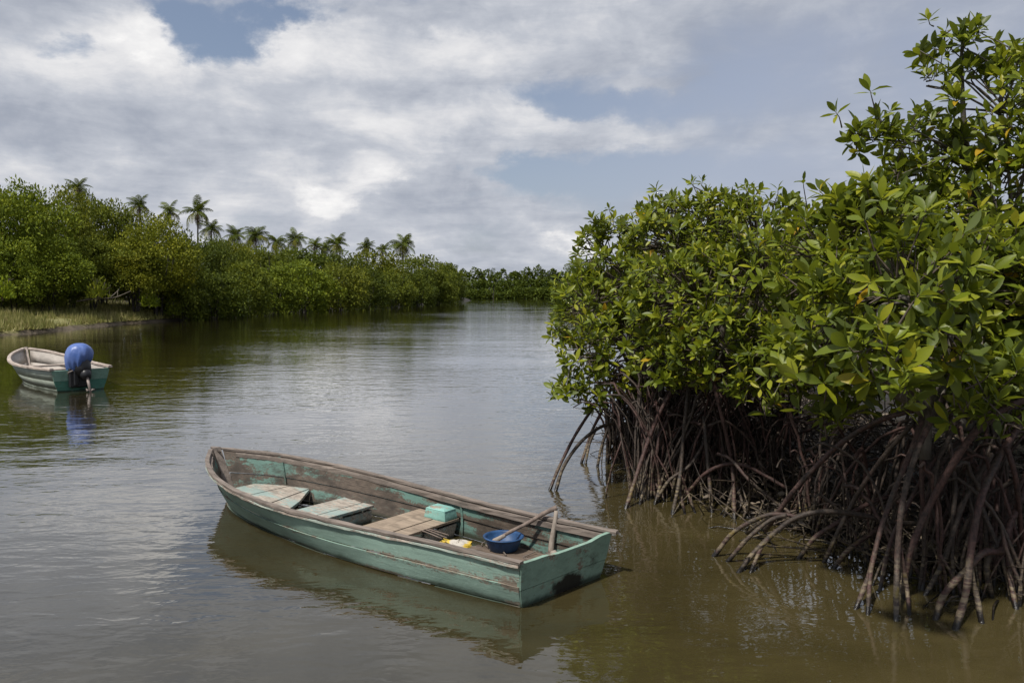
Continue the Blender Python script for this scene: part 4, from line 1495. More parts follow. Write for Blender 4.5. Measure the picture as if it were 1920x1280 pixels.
N_ = None
hero_b = [
    ([(1339, 1042, N_), (1376, 997, 6.5), (1432, 967, 6.4), (1470, 964, 6.35), (1496, 969, 6.3)], .020, .024),
    ([(1365, 1052, N_), (1402, 1009, 6.35), (1444, 975, 6.35), (1475, 965, 6.3)], .020, .022),
    ([(1387, 1071, N_), (1414, 1035, 6.3), (1462, 990, 6.3), (1500, 967, 6.25), (1552, 958, 6.2), (1620, 966, 6.2), (1669, 979, 6.2), (1717, 981, 6.3)], .027, .024),
    ([(1408, 1072, N_), (1425, 1031, 6.3), (1440, 1010, 6.3)], .018, .020),
    ([(1462, 956, 6.6), (1489, 919, 6.5), (1530, 874, 6.4), (1575, 832, 6.3), (1620, 802, 6.2), (1665, 782, 6.0), (1715, 768, 5.9)], .024, .026),
    ([(1400, 1000, N_), (1440, 970, 6.7), (1462, 956, 6.6)], .022, .020),
    ([(1498, 1046, N_), (1530, 1005, 6.4), (1575, 977, 6.4), (1612, 952, 6.4), (1654, 934, 6.5), (1700, 925, 6.7)], .024, .022),
    ([(1545, 1054, N_), (1567, 1005, 6.3), (1597, 945, 6.3), (1620, 907, 6.2), (1657, 855, 6.1), (1714, 791, 5.9)], .022, .022),
    ([(1564, 1065, N_), (1590, 1031, 6.2), (1650, 990, 6.3), (1690, 975, 6.4)], .022, .021),
    ([(1605, 1140, N_), (1631, 1072, 5.6), (1650, 997, 5.7), (1676, 922, 5.75), (1710, 840, 5.8), (1725, 795, 5.85), (1734, 769, 5.9)], .026, .021),
    ([(1627, 1151, N_), (1632, 1076, 5.55), (1640, 1040, 5.65)], .018, .018),
    ([(1680, 1162, N_), (1682, 1057, 5.45), (1689, 964, 5.5), (1702, 900, 5.55), (1725, 832, 5.6), (1747, 787, 5.7), (1772, 740, 5.8)], .027, .024),
    ([(1705, 1150, N_), (1700, 1100, 5.5), (1686, 1020, 5.5)], .019, .018),
    ([(1695, 1120, N_), (1700, 1060, 5.6), (1717, 1005, 5.6), (1744, 945, 5.6), (1777, 885, 5.55), (1819, 821, 5.5), (1864, 776, 5.5), (1930, 745, 5.6)], .031, .027),
    ([(1730, 1105, N_), (1735, 1030, 5.9), (1728, 900, 5.9), (1733, 780, 5.9)], .024, .018),
    ([(1650, 1105, N_), (1668, 1020, 5.9), (1700, 950, 5.9), (1740, 880, 6.0), (1775, 830, 6.0), (1800, 790, 6.0)], .020, .018),
]
for pts, r0, r1 in hero_b:
    rel(tree_b, px_root(tree_b, pts, r0, r1))
hero_a = [
    ([(1792, 1177, N_), (1811, 1110, 5.3), (1822, 1020, 5.4), (1841, 930, 5.5), (1871, 862, 5.7), (1890, 830, 5.8), (1930, 770, 6.1)], .030, .030),
    ([(1755, 1158, N_), (1770, 1114, 5.4), (1811, 1069, 5.45), (1845, 1035, 5.5), (1879, 1031, 5.6), (1894, 982, 5.7), (1920, 915, 5.9), (1940, 800, 6.2)], .030, .028),
    ([(1840, 1165, N_), (1832, 1120, 5.35), (1822, 1080, 5.38), (1818, 1040, 5.4)], .024, .024),
    ([(1905, 1140, N_), (1890, 1057, 5.6), (1885, 1000, 5.8), (1895, 900, 6.0)], .024, .022),
    ([(1915, 1000, 5.8), (1905, 900, 5.7), (1888, 838, 5.7)], .024, .022),
    ([(1735, 1115, N_), (1770, 1050, 5.7), (1790, 990, 5.7), (1812, 930, 5.75), (1860, 851, 5.9)], .024, .022),
    ([(1860, 1120, N_), (1850, 1060, 5.6), (1880, 1000, 5.7), (1915, 950, 5.8)], .026, .022),
    ([(1738, 1030, 6.3), (1780, 1000, 6.3), (1830, 985, 6.3), (1900, 990, 6.3)], .020, .022),
]
for pts, r0, r1 in hero_a:
    rel(tree_a, px_root(tree_a, pts, r0, r1))
hero_c = [
    ([(1174, 952, N_), (1202, 865, 8.3), (1222, 809, 8.4), (1245, 758, 8.4), (1275, 715, 8.5)], .028, .026),
    ([(1200, 945, N_), (1215, 880, 8.5), (1240, 820, 8.5), (1262, 760, 8.5)], .022, .02),
    ([(1228, 945, N_), (1245, 890, 8.4), (1275, 840, 8.4), (1310, 780, 8.4), (1340, 740, 8.4)], .022, .02),
    ([(1261, 963, N_), (1275, 893, 8.1), (1281, 823, 8.2), (1287, 764, 8.2), (1292, 720, 8.3)], .026, .024),
    ([(1284, 962, N_), (1277, 930, 8.05), (1276, 890, 8.1)], .02, .018),
    ([(1303, 960, N_), (1290, 925, 8.1), (1278, 895, 8.1)], .018, .018),
    ([(1228, 942, N_), (1255, 900, 8.2), (1295, 870, 8.2), (1330, 810, 8.3), (1350, 760, 8.3)], .022, .022),
    ([(1377, 972, N_), (1374, 882, 7.9), (1363, 820, 7.9), (1348, 758, 7.9), (1332, 696, 8.0)], .025, .024),
    ([(1402, 972, N_), (1385, 920, 7.9), (1376, 885, 7.9)], .018, .018),
    ([(1358, 968, N_), (1372, 920, 7.95), (1376, 890, 7.9)], .018, .018),
    ([(1298, 913, 8.1), (1323, 887, 8.0), (1360, 870, 7.9), (1399, 873, 7.8), (1438, 893, 7.7), (1475, 915, 7.6)], .022, .024),
    ([(1335, 960, N_), (1330, 900, 8.0), (1325, 840, 8.1), (1320, 780, 8.2)], .028, .024),
    ([(1480, 960, 7.3), (1440, 930, 7.5), (1400, 895, 7.6), (1370, 860, 7.8), (1345, 850, 7.9)], .020, .018),
]
for pts, r0, r1 in hero_c:
    rel(tree_c, px_root(tree_c, pts, r0, r1))
hero_d = [
    ([(1031, 918, N_), (1048, 876, 8.9), (1076, 820, 9.0), (1101, 780, 9.1), (1125, 745, 9.2)], .022, .022),
    ([(1042, 920, N_), (1056, 876, 8.9), (1084, 834, 9.0), (1112, 809, 9.1), (1140, 795, 9.2), (1169, 795, 9.3), (1190, 806, 9.3)], .024, .024),
    ([(1090, 868, N_), (1101, 834, 10.4), (1112, 803, 10.4), (1137, 755, 10.3)], .026, .024),
    ([(1098, 868, N_), (1106, 830, 10.3), (1120, 800, 10.3)], .022, .02),
    ([(1120, 875, N_), (1130, 830, 10.0), (1150, 780, 10.0), (1165, 740, 10.0)], .024, .022),
    ([(1140, 868, N_), (1145, 830, 9.9), (1140, 790, 9.9), (1135, 755, 9.9)], .022, .02),
]
for pts, r0, r1 in hero_d:
    rel(tree_d, px_root(tree_d, pts, r0, r1))


def fill_roots(tree, joint, feet_fn, n, seed, spread=.5, zlo=.45, zhi=1.35, rlo=.0065, rhi=.0155):
    r = np.random.default_rng(seed)
    for _ in range(n):
        foot = feet_fn(r)
        s = np.array([foot[0] * .75 + joint[0] * .25 + r.normal(0, spread), foot[1] * .75 + joint[1] * .25 + r.normal(0, spread * .7), r.uniform(zlo, zhi)])
        d = np.hypot(*(s[:2] - foot[:2]))
        lim = .25 + .85 * s[2] * r.random()
        if d > lim:
            s[:2] = foot[:2] + (s[:2] - foot[:2]) * lim / d
        ra = r.uniform(rlo, rhi)
        rel(tree, prop_root(tree, root_path(s, foot, r, r.uniform(-.3, .4) if r.random() < .55 else r.uniform(.6, 1.5)), ra * 1.05, ra, 6, int(r.random() < .35) + int(r.random() < .12), r))


def feet_between(pa, pb, back, z0=0.0):
    """Feet scattered in a band behind the line from pixel pa to pixel pb at water level."""
    A_, B_ = at_z(*pa), at_z(*pb)

    def fn(r):
        p = A_ + (B_ - A_) * r.random()
        q = .22 + r.random() ** 1.2 * back
        return np.array([p[0] + q * .35, p[1] + q, max(z0, 0.0) + (0.12 if q > 1 else 0.0)])
    return fn


fill_roots(tree_d, JD, feet_between((1118, 872), (1200, 900), 1.6), 110, 51, zlo=.6, zhi=1.3)
fill_roots(tree_d, JD, feet_between((1170, 945), (1250, 955), 2.0), 70, 52, zlo=.7, zhi=1.4)
fill_roots(tree_c, JC, feet_between((1180, 945), (1500, 965), 2.2), 230, 53, zlo=.7, zhi=1.5)
fill_roots(tree_b, JB, feet_between((1480, 1000), (1720, 1130), 1.3), 42, 54, zlo=.5, zhi=1.2)
fill_roots(tree_a, JA, feet_between((1700, 1120), (2000, 1175), 1.5), 55, 55, zlo=.6, zhi=1.4, rlo=.007, rhi=.018)

# thick leaning limb of the front mangrove
P = smooth_path([at_y(1600, 668, 5.9), at_y(1640, 702, 5.9), at_y(1690, 738, 5.9), at_y(1735, 772, 5.9), at_y(1775, 790, 6.2), at_y(1850, 800, 6.8)], 16)
rel(tree_b, MB().tube(P, np.linspace(.040, .058, 16) * (1 + .06 * np.sin(np.arange(16) * 2.1)), 10).build('leaning_limb', M['bark'], tree_b, True))
P = smooth_path([at_y(1885, 720, 7.0), at_y(1882, 600, 6.9), at_y(1850, 480, 6.9), at_y(1822, 330, 6.9), at_y(1808, 240, 6.85), at_y(1803, 120, 6.8), at_y(1806, 55, 6.8)], 24)
rel(tree_a, MB().tube(P, np.linspace(.055, .008, 24), 8).build('leader_stem', M['bark'], tree_a, True))

# litter and tangle on the mud below the mangroves
def scatter_xy(r, n, poly_lo=(1.5, 5.2), poly_hi=(7.0, 13.0)):
    x = r.uniform(poly_lo[0], poly_hi[0], n)
    y = r.uniform(poly_lo[1], poly_hi[1], n)
    return x, y


def mud_z(x, y):
    """Height of the mud bank: distance to the shoreline, landward positive."""
    S2 = RS[:, :2]
    d2 = (x[:, None] - S2[None, :, 0]) ** 2 + (y[:, None] - S2[None, :, 1]) ** 2
    k = d2.argmin(1)
    side = (x - S2[k, 0]) * RN[k, 0] + (y - S2[k, 1]) * RN[k, 1]
    d = np.sqrt(d2.min(1)) * np.sign(side)
    return np.interp(d, [o_[0] for o_ in mud_offs], [o_[1] for o_ in mud_offs]), d


r = np.random.default_rng(61)
x, y = scatter_xy(r, 9000)
z, d = mud_z(x, y)
k = (d > -.1) & (d < 3.2)
x, y, z = x[k], y[k], z[k]
n = len(x)
yd = np.stack([r.normal(0, 1, n), r.normal(0, 1, n), r.normal(0, .35, n)], 1)
zd = np.stack([r.normal(0, .6, n), r.normal(0, .6, n), np.ones(n)], 1)
V, F = leaf_mesh_arrays(leaf_template([0, .12, .42, .74, 1.0], [.07, .3, 1, .8, 0], .19, .13, .3), np.stack([x, y, z + .02 + r.uniform(0, .07, n)], 1), yd, zd, r.uniform(.06, .14, n))
o = link(bpy.data.objects.new('leaf_litter', mesh_np('leaf_litter', V, F, M['litter'], True)))
tag(o, 'brown and pale fallen leaves lying on the mud under the mangrove roots', 'leaf litter', kind='stuff')
b = MB()
x, y = scatter_xy(r, 2600)
z, d = mud_z(x, y)
for xi, yi, zi, di in zip(x, y, z, d):
    if not (-.5 < di < 3.0):
        continue
    a = r.uniform(0, 6.28)
    L = r.uniform(.25, .9)
    e = r.uniform(-.2, .9)
    dv = np.array([math.cos(a) * math.cos(e), math.sin(a) * math.cos(e), math.sin(e)])
    p0 = np.array([xi, yi, zi + .01])
    b.tube(smooth_path([p0, p0 + dv * L * .5 + r.normal(0, .06, 3), p0 + dv * L + r.normal(0, .08, 3) + np.array([0, 0, -.1 * L])], 5), np.linspace(.008, .004, 5) * r.uniform(.7, 1.5), 4, False)
o = b.build('root_tangle', M['root'], None, True)
tag(o, 'tangle of thin dead roots and twigs on the mud behind the arching roots', 'tangle', kind='stuff')

# ------------------------------------------------------------------ trees of the far banks
def crown_mesh(name, seed, clumps, per, leaf, flat=0.75, droop=-.25, csize=(.20, .36), open_=0.0):
    """Unit crown (about radius 1, base at z 0, top near 1.3): many leaf faces in ragged clumps."""
    r = np.random.default_rng(seed)
    pos, yd, zd, sz = [], [], [], []
    tv, tf = leaf_template([0, .45, 1.0], [.25, 1.0, 0], .30, .06, .15)
    k = 0
    cs = []
    while len(cs) < clumps:
        q = unit(r.normal(size=3))
        if q[2] < droop:
            continue
        rr = r.uniform(.55, 1.0) if r.random() < .35 else r.uniform(.82, 1.0)
        lump_ = 1 + .22 * math.sin(3 * math.atan2(q[1], q[0]) + seed) * (1 - abs(q[2])) + .12 * math.sin(7 * q[2] + seed * 2)
        cs.append((q * rr * lump_ * np.array([1, 1, flat]), r.uniform(*csize)))
    for c, cr in cs:
        m_ = int(per * (cr / .28) ** 2)
        q = unit(r.normal(size=(m_, 3)))
        q[:, 2] = np.abs(q[:, 2]) * np.where(r.random(m_) < .78, 1, -1)
        rad = cr * (1 - .55 * r.random(m_) ** 2.2) * np.array([1.0])
        p = c + q * rad[:, None] * np.array([1.0, 1.0, .72])
        pos.append(p)
        yd.append(q + r.normal(0, .7, (m_, 3)))
        zd.append(q * .5 + np.array([0, 0, .8]) + r.normal(0, .45, (m_, 3)))
        sz.append(leaf * r.uniform(.6, 1.25, m_))
    pos, yd, zd, sz = map(np.concatenate, (pos, yd, zd, sz))
    V, F = leaf_mesh_arrays((tv, tf), pos, yd, zd, sz)
    V[:, 2] += .55
    return mesh_np(name, V, F, M['foliage'])


CROWNS = [crown_mesh('crown', 70 + i, 115, 95, .085, .85, -.75, (.18, .32)) for i in range(4)]                  # rounded bank bushes
CROWNS_FINE = [crown_mesh('crown', 80 + i, 150, 135, .060, .9, -.5, (.16, .29)) for i in range(4)]   # taller trees
SPARSE = [crown_mesh('crown', 90 + i, 34, 70, .085, .9, -.3, (.14, .24)) for i in range(2)]
_used = 0


def trunk_mesh(seed, h=1.0):
    r = np.random.default_rng(seed)
    b = MB()
    for k in range(5):
        a = r.uniform(0, 6.28)
        top = np.array([math.cos(a) * r.uniform(.2, .6), math.sin(a) * r.uniform(.2, .6), r.uniform(.6, .95)])
        f = np.array([math.cos(a) * .06 + r.normal(0, .05), math.sin(a) * .06 + r.normal(0, .05), -.25])
        b.tube(smooth_path([f, f * .6 + top * .25 + np.array([0, 0, .1]), f * .3 + top * .7 + r.normal(0, .05, 3), top], 7), np.linspace(.028, .010, 7), 5, False)
    return mesh_np('trunk', np.concatenate(b.V), b.F, M['far_bark'], True)


TRUNKS = [trunk_mesh(100 + i) for i in range(4)]


def bank_tree(px, Y, top, wpx, label, tint=(1, 1, 1), mesh=None, base_z=0.3, name='bank_tree', cat='tree', group='trees on the far side of the river', hang=0.0, seed=0):
    """A tree whose stem stands at distance Y below pixel column px; its crown tops out at pixel row top and is wpx pixels wide."""
    r = np.random.default_rng(int(px * 7 + Y * 3 + top + seed) & 0xffff)
    p = at_y(px, 548, Y)
    ztop = at_y(px, top, Y)[2]
    w = wpx * Y / FPX / 2
    z0 = base_z - hang
    root = empty(name, (p[0], Y, base_z))
    tag(root, label, cat, group)
    H = ztop - z0
    tr_ = bpy.data.objects.new('trunk', TRUNKS[int(r.integers(0, 4))])
    tr_.scale = (w * .9, w * .9, H * .8)
    tr_.rotation_euler = (0, 0, r.uniform(0, 6.28))
    link(tr_, root)
    me = mesh if mesh is not None else CROWNS[int(r.integers(0, len(CROWNS)))]
    cr = bpy.data.objects.new('crown', me)
    zmin, zmax = CROWN_Z[me.name]
    s = H / (zmax - zmin)
    cr.scale = (w / 1.12, w / 1.12 * r.uniform(.85, 1.1), s)
    cr.location = (0, 0, z0 - base_z - zmin * s)
    cr.rotation_euler = (0, 0, r.uniform(0, 6.28))
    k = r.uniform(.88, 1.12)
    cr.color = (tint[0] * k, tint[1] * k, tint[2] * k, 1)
    tag(cr, kind='stuff')
    link(cr, root)
    return root


CROWN_Z = {}
for me in CROWNS + CROWNS_FINE + SPARSE:
    co = np.empty(len(me.vertices) * 3, dtype=np.float32)
    me.vertices.foreach_get('co', co)
    zz = co[2::3]
    CROWN_Z[me.name] = (float(np.percentile(zz, .5)), float(zz.max()))

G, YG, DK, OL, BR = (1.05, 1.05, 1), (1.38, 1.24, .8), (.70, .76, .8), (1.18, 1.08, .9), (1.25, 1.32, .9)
FN_ = CROWNS_FINE
trees = [
    # px, distance, top row, width, tint, mesh, lift of the base, drop of the crown below the base, label
    (-70, 54, 322, 230, OL, FN_[0], 1.6, -1.2, 'tall leafy tree cut by the left edge of the picture'),
    (45, 54, 326, 200, BR, FN_[1], 1.6, -.7, 'tall bright green tree nearest the left edge above the grassy bank'),
    (-5, 50, 430, 150, BR, FN_[3], 1.5, -.2, 'lower bright green tree in front of the tall one at the left edge'),
    (120, 60, 340, 180, OL, FN_[2], 1.7, -.8, 'tall olive tree between the bright green tree and the feathery palm top'),
    (190, 64, 362, 140, G, FN_[0], 1.7, -.8, 'tall tree with a ragged crest just right of the small dark palm'),
    (95, 53, 436, 140, BR, FN_[2], 1.6, -.5, 'bushy bright tree overhanging the grass behind the skiff'),
    (175, 58, 435, 140, G, FN_[1], 1.6, -.8, 'green tree over the dark hollow in the left bank'),
    (250, 66, 388, 150, OL, FN_[3], 1.7, -1.0, 'olive tree standing behind the yellow tinged one'),
    (295, 61, 396, 160, YG, FN_[2], 1.6, -.7, 'yellow tinged tree in the middle of the left bank'),
    (255, 59, 465, 120, YG, FN_[0], 1.5, -.4, 'small yellow green tree leaning over the bank below the yellow tinged tree'),
    (350, 68, 424, 140, DK, FN_[1], 1.2, .4, 'dark green tree in front of the tallest palm'),
    (405, 76, 438, 130, DK, FN_[3], 1.2, .4, 'dark tree to the right of the one before the tallest palm'),
    (340, 63, 495, 110, G, CROWNS[0], .35, .3, 'rounded bush at the right end of the grassy bank'),
    (400, 67, 500, 120, DK, CROWNS[1], .25, .55, 'first dark mangrove bush along the water from the grassy bank'),
    (455, 74, 484, 115, G, CROWNS[2], .25, .55, 'second mangrove bush along the water from the grassy bank'),
    (515, 82, 486, 115, BR, CROWNS[3], .25, .55, 'third mangrove bush along the water from the grassy bank, lighter green'),
    (570, 88, 484, 115, BR, CROWNS[0], .25, .55, 'fourth mangrove bush along the water from the grassy bank, broad and light'),
    (635, 96, 488, 110, OL, CROWNS[1], .25, .55, 'fifth mangrove bush along the water from the grassy bank, olive green'),
    (690, 104, 498, 95, DK, CROWNS[2], .25, .55, 'sixth mangrove bush along the water from the grassy bank, dark green'),
    (738, 114, 500, 90, G, CROWNS[3], .25, .55, 'seventh mangrove bush along the water from the grassy bank'),
    (785, 126, 501, 80, DK, CROWNS[0], .25, .55, 'eighth mangrove bush along the water from the grassy bank'),
    (822, 142, 503, 70, G, CROWNS[1], .25, .55, 'ninth mangrove bush along the water from the grassy bank'),
    (850, 160, 508, 55, DK, CROWNS[2], .25, .55, 'outermost mangrove bush at the point where the left bank ends'),
    (485, 94, 456, 140, G, CROWNS[1], .5, .3, 'mangrove behind the second and third bushes of the left bank'),
    (565, 104, 460, 150, DK, CROWNS[2], .5, .3, 'dark mangrove under the middle palms'),
    (640, 116, 462, 140, DK, CROWNS[3], .5, .3, 'dark mangrove below the pair of palms left of the lone palm'),
    (705, 126, 466, 130, OL, CROWNS[0], .5, .3, 'olive mangrove at the left foot of the lone palm'),
    (775, 140, 474, 120, G, CROWNS[1], .5, .3, 'green mangrove at the right foot of the lone palm'),
    (832, 168, 488, 75, G, CROWNS[2], .5, .3, 'mangrove behind the last bushes of the left bank'),
    (430, 88, 446, 120, OL, FN_[0], 1.2, .0, 'olive tree below the first palm right of the tallest palm'),
    (470, 108, 448, 70, YG, FN_[2], 1.2, .0, 'small yellow green tree among the palm trunks'),
    (525, 118, 456, 110, OL, FN_[1], 1.2, .0, 'olive tree under the third palm of the row'),
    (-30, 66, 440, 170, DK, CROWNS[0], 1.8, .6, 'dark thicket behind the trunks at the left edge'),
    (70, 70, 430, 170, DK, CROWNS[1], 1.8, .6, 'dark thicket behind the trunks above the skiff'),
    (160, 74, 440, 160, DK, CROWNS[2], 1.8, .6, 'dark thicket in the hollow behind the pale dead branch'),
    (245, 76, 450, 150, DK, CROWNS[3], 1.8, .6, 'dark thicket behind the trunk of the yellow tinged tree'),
    (22, 51, 505, 95, G, CROWNS[1], 1.3, .1, 'low bush at the foot of the bright green tree nearest the left edge'),
    (80, 53, 520, 80, OL, CROWNS[2], 1.4, .1, 'low olive bush in the grass behind the bow of the skiff'),
    (135, 56, 518, 90, G, CROWNS[3], 1.5, .1, 'low bush in the grass behind the blue motor cover'),
    (305, 62, 515, 90, OL, CROWNS[0], 1.0, .2, 'low olive bush under the yellow tinged tree beside the tip of the grass'),
    (310, 74, 460, 120, DK, CROWNS[0], 1.6, .6, 'dark thicket behind the rounded bush at the end of the grass'),
]
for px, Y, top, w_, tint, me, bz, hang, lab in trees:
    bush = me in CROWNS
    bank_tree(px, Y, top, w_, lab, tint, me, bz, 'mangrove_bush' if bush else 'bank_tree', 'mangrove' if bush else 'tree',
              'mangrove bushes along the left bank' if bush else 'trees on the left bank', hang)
far_tops = [
    (790, 150, 484, 34, 'small dark tree right of the lone palm on the skyline'),
    (822, 170, 488, 30, 'small dark tree on the skyline above the ninth bush'),
    (848, 180, 494, 34, 'last small tree on the skyline before the far shore'),
    (925, 262, 501, 24, 'single tree top standing out of the far tree line across the river'),
    (160, 66, 350, 60, 'ragged small tree beside the feathery palm top at the left')]
for px, Y, top, w_, lab in far_tops:
    bank_tree(px, Y, top, w_, lab, DK, SPARSE[int(px) % 2], 1.0, 'skyline_tree', 'tree', 'small trees on the skyline', -(at_y(px, top, Y)[2] * .45))
right_far = [
    (1072, 112, 490, 60, SPARSE[0], DK, -2.0, 'slender tree rising behind the outer mangrove on the right bank'),
    (1068, 108, 524, 70, CROWNS[3], DK, .3, 'far dark mangrove bush on the right bank at the water'),
    (1120, 90, 510, 90, CROWNS[0], DK, .3, 'mangrove bush mostly hidden behind the near clump on the right bank')]
for px, Y, top, w_, me, tint, hang, lab in right_far:
    bank_tree(px, Y, top, w_, lab, tint, me, .3, 'mangrove_bush', 'mangrove', 'bushes far along the right bank', hang)

# the clump goes on behind and beside the near mangroves along the right bank
for k, (x_, y_, w_, h_, lab) in enumerate((
        (4.6, 16, 4.0, 3.4, 'mangrove directly behind the broad rounded one, glimpsed through its leaves'),
        (6.2, 24, 4.4, 3.8, 'second mangrove back behind the near clump on the right bank'),
        (8.6, 38, 4.6, 4.2, 'third mangrove back behind the near clump on the right bank'),
        (10.6, 58, 5.0, 4.8, 'fourth mangrove back behind the near clump on the right bank'),
        (7.4, 10.5, 4.2, 3.5, 'mangrove behind the tallest one at the right edge, seen through its leaves'),
        (7.6, 6.4, 3.0, 3.2, 'mangrove just beyond the right edge of the picture beside the tallest one'),
        (11.0, 15, 5.0, 4.0, 'mangrove inland behind the tallest one at the right edge'))):
    bank_tree(960 + FPX * x_ / y_, y_, 548 - FPX * (h_ - CAM_H) / y_, w_ * FPX / y_, lab, (.85, .9, .85), CROWNS[k % 4], .4, 'mangrove_bush', 'mangrove', 'mangroves behind the near clump', .1)

# far tree line across the river: one mass
r = np.random.default_rng(131)
pos, yd, zd, sz = [], [], [], []
for xx in np.arange(-48, 66, 1.35):
    for row in range(3):
        c = np.array([xx + r.normal(0, .8), 269.6 + row * 6 + r.normal(0, 1.0) + abs(xx) * .06, 0.3 + row * .3])
        hgt = (3.2, 6.2, 9.2)[row] * r.uniform(.82, 1.12) + .8 * math.sin(xx * .21) + .5 * math.sin(xx * .53 + row)
        m_ = (380, 430, 500)[row]
        q = unit(r.normal(size=(m_, 3)))
        q[:, 2] = np.abs(q[:, 2])
        rad = r.uniform(2.0, 3.4)
        hh = r.uniform(0, 1, m_) ** .8
        wide = np.sqrt(np.maximum(0.02, 1 - hh ** 2.2)) * r.uniform(.75, 1.05, m_)
        a_ = r.uniform(0, 6.283, m_)
        p = c + np.stack([np.cos(a_) * wide * rad, np.sin(a_) * wide * rad, hh * hgt - .4], 1)
        pos.append(p)
        yd.append(q + r.normal(0, .8, (m_, 3)))
        zd.append(q * .4 + np.array([0, 0, .9]) + r.normal(0, .4, (m_, 3)))
        sz.append(r.uniform(.42, .85, m_))
pos, yd, zd, sz = map(np.concatenate, (pos, yd, zd, sz))
V, F = leaf_mesh_arrays(leaf_template([0, .45, 1.0], [.3, 1, 0], .36, .05, .1), pos, yd, zd, sz)
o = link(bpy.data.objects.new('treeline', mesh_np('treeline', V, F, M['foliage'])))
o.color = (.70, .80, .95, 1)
tag(o, 'low dark wood closing off the river on the far shore', 'wood', kind='stuff')

# ------------------------------------------------------------------ coconut palms
def frond_mesh(seed, L=2.9, droop=1.0, dry=False):
    r = np.random.default_rng(seed)
    n = 15
    t = np.linspace(0, 1, n)
    rx = L * (t - .12 * droop * t ** 3)
    rz = L * (.42 * t - (.72 * droop) * t ** 2.1)
    P = np.stack([rx, 0 * t, rz], 1)
    b = MB()
    b.tube(P, np.linspace(.045, .008, n), 4, False)
    V, F = [], []
    for i in np.linspace(1.2, n - 1.05, 32):
        k = int(i)
        p = P[k] + (P[min(k + 1, n - 1)] - P[k]) * (i - k)
        tan = unit(P[min(k + 1, n - 1)] - P[k])
        s = i / (n - 1)
        ll = L * .26 * math.sin(math.pi * min(1, .18 + .80 * s)) ** .7 + .12
        for sd in (-1, 1):
            d = unit(tan * .55 + np.array([0, sd * 1.0, -.05]) + r.normal(0, .08, 3))
            e1 = p + d * ll * .55 + np.array([0, 0, -.06 * ll])
            e2 = p + d * ll + np.array([0, 0, -.55 * ll]) + r.normal(0, .03, 3)
            w = tan * (.060 if not dry else .045)
            base = len(V)
            V += [p - w * .5, p + w * .5, e1 + w * .6, e1 - w * .6, e2]
            F += [(base, base + 1, base + 2, base + 3), (base + 3, base + 2, base + 4)]
    b.add(V, F)
    return mesh_np('frond', np.concatenate(b.V), b.F, M['dry_frond'] if dry else M['foliage'])


FRONDS = [frond_mesh(140 + i, 2.9, d) for i, d in enumerate((.75, 1.0, 1.35))]
DRY = frond_mesh(150, 2.3, 1.9, True)


def palm(px, py, Y, label, width, base_z=1.2, lean=0.0, seed=0, nf=20):
    """Palm whose heart stands at pixel (px, py) at distance Y; width = crown width in pixels."""
    r = np.random.default_rng(200 + seed)
    top = at_y(px, py, Y)
    root = empty('coconut_palm', (top[0] - lean, Y, base_z))
    tag(root, label, 'palm', 'coconut palms behind the left bank')
    H = top[2] - base_z
    pts = [(0, 0, -.3), (lean * .15, 0, H * .3), (lean * .5, .1, H * .65), (lean, 0, H)]
    b = MB().tube(smooth_path(pts, 12), np.linspace(.24, .13, 12), 8)
    b.build('trunk', M['palm_bark'], root, True)
    s = width * 0.95 * Y / FPX / 2 / 2.65
    drp = r.uniform(-.6, 1.0)
    nf = int(r.integers(15, 24))
    for k in range(nf):
        f = k / (nf - 1)
        o = bpy.data.objects.new('frond', FRONDS[0] if f < .4 else FRONDS[1] if f < .75 else FRONDS[2])
        o.location = (lean, 0, H)
        o.rotation_euler = (r.normal(0, .25), math.radians(-60 + (80 + 22 * drp) * f ** .9) + r.normal(0, .17), k * 2.39996 + r.normal(0, .35))
        q = s * r.uniform(.74, 1.15)
        o.scale = (q, q, q)
        o.color = (.80, .86, .90, 1) if f < .75 else (1.25, 1.05, .85, 1)
        link(o, root)
    for k in range(3):
        o = bpy.data.objects.new('dead_frond', DRY)
        o.location = (lean, 0, H - .2)
        o.rotation_euler = (0, math.radians(38) + r.normal(0, .12), k * 2.1 + r.uniform(0, 1))
        o.scale = (s * .85,) * 3
        link(o, root)
    return root


palms = [
    (371, 398, 150, 66, 'tallest coconut palm, standing clear of the left bank trees', .4),
    (318, 398, 140, 58, 'coconut palm half hidden just left of the tallest palm', 0.),
    (396, 431, 150, 52, 'coconut palm low at the right foot of the tallest palm', 0.),
    (440, 443, 170, 50, 'first coconut palm in the row right of the tallest palm', .3),
    (479, 444, 165, 58, 'second coconut palm in the row right of the tallest palm', -.3),
    (518, 455, 172, 50, 'third coconut palm in the row right of the tallest palm', .2),
    (554, 450, 180, 52, 'fourth coconut palm in the row right of the tallest palm', 0.),
    (590, 461, 190, 42, 'fifth coconut palm in the row right of the tallest palm', .3),
    (611, 465, 205, 36, 'sixth and smallest coconut palm in the row, beside the wide seventh', 0.),
    (631, 458, 180, 54, 'seventh coconut palm in the row right of the tallest palm, with wide fronds', -.3),
    (687, 464, 200, 42, 'low coconut palm between the row and the lone palm', 0.),
    (718, 469, 205, 38, 'lowest coconut palm immediately left of the lone palm', 0.),
    (755, 460, 170, 60, 'lone wide coconut palm at the right end of all the palms', 0.),
    (146, 352, 75, 48, 'feathery palm top above the trees at the far left', 0.),
    (262, 388, 100, 54, 'wide palm top showing over the yellow tinged tree', 0.),
]
for i, (px, py, Y, wd, lab, lean) in enumerate(palms):
    palm(px, py, Y, lab, wd, 1.2, lean, i)

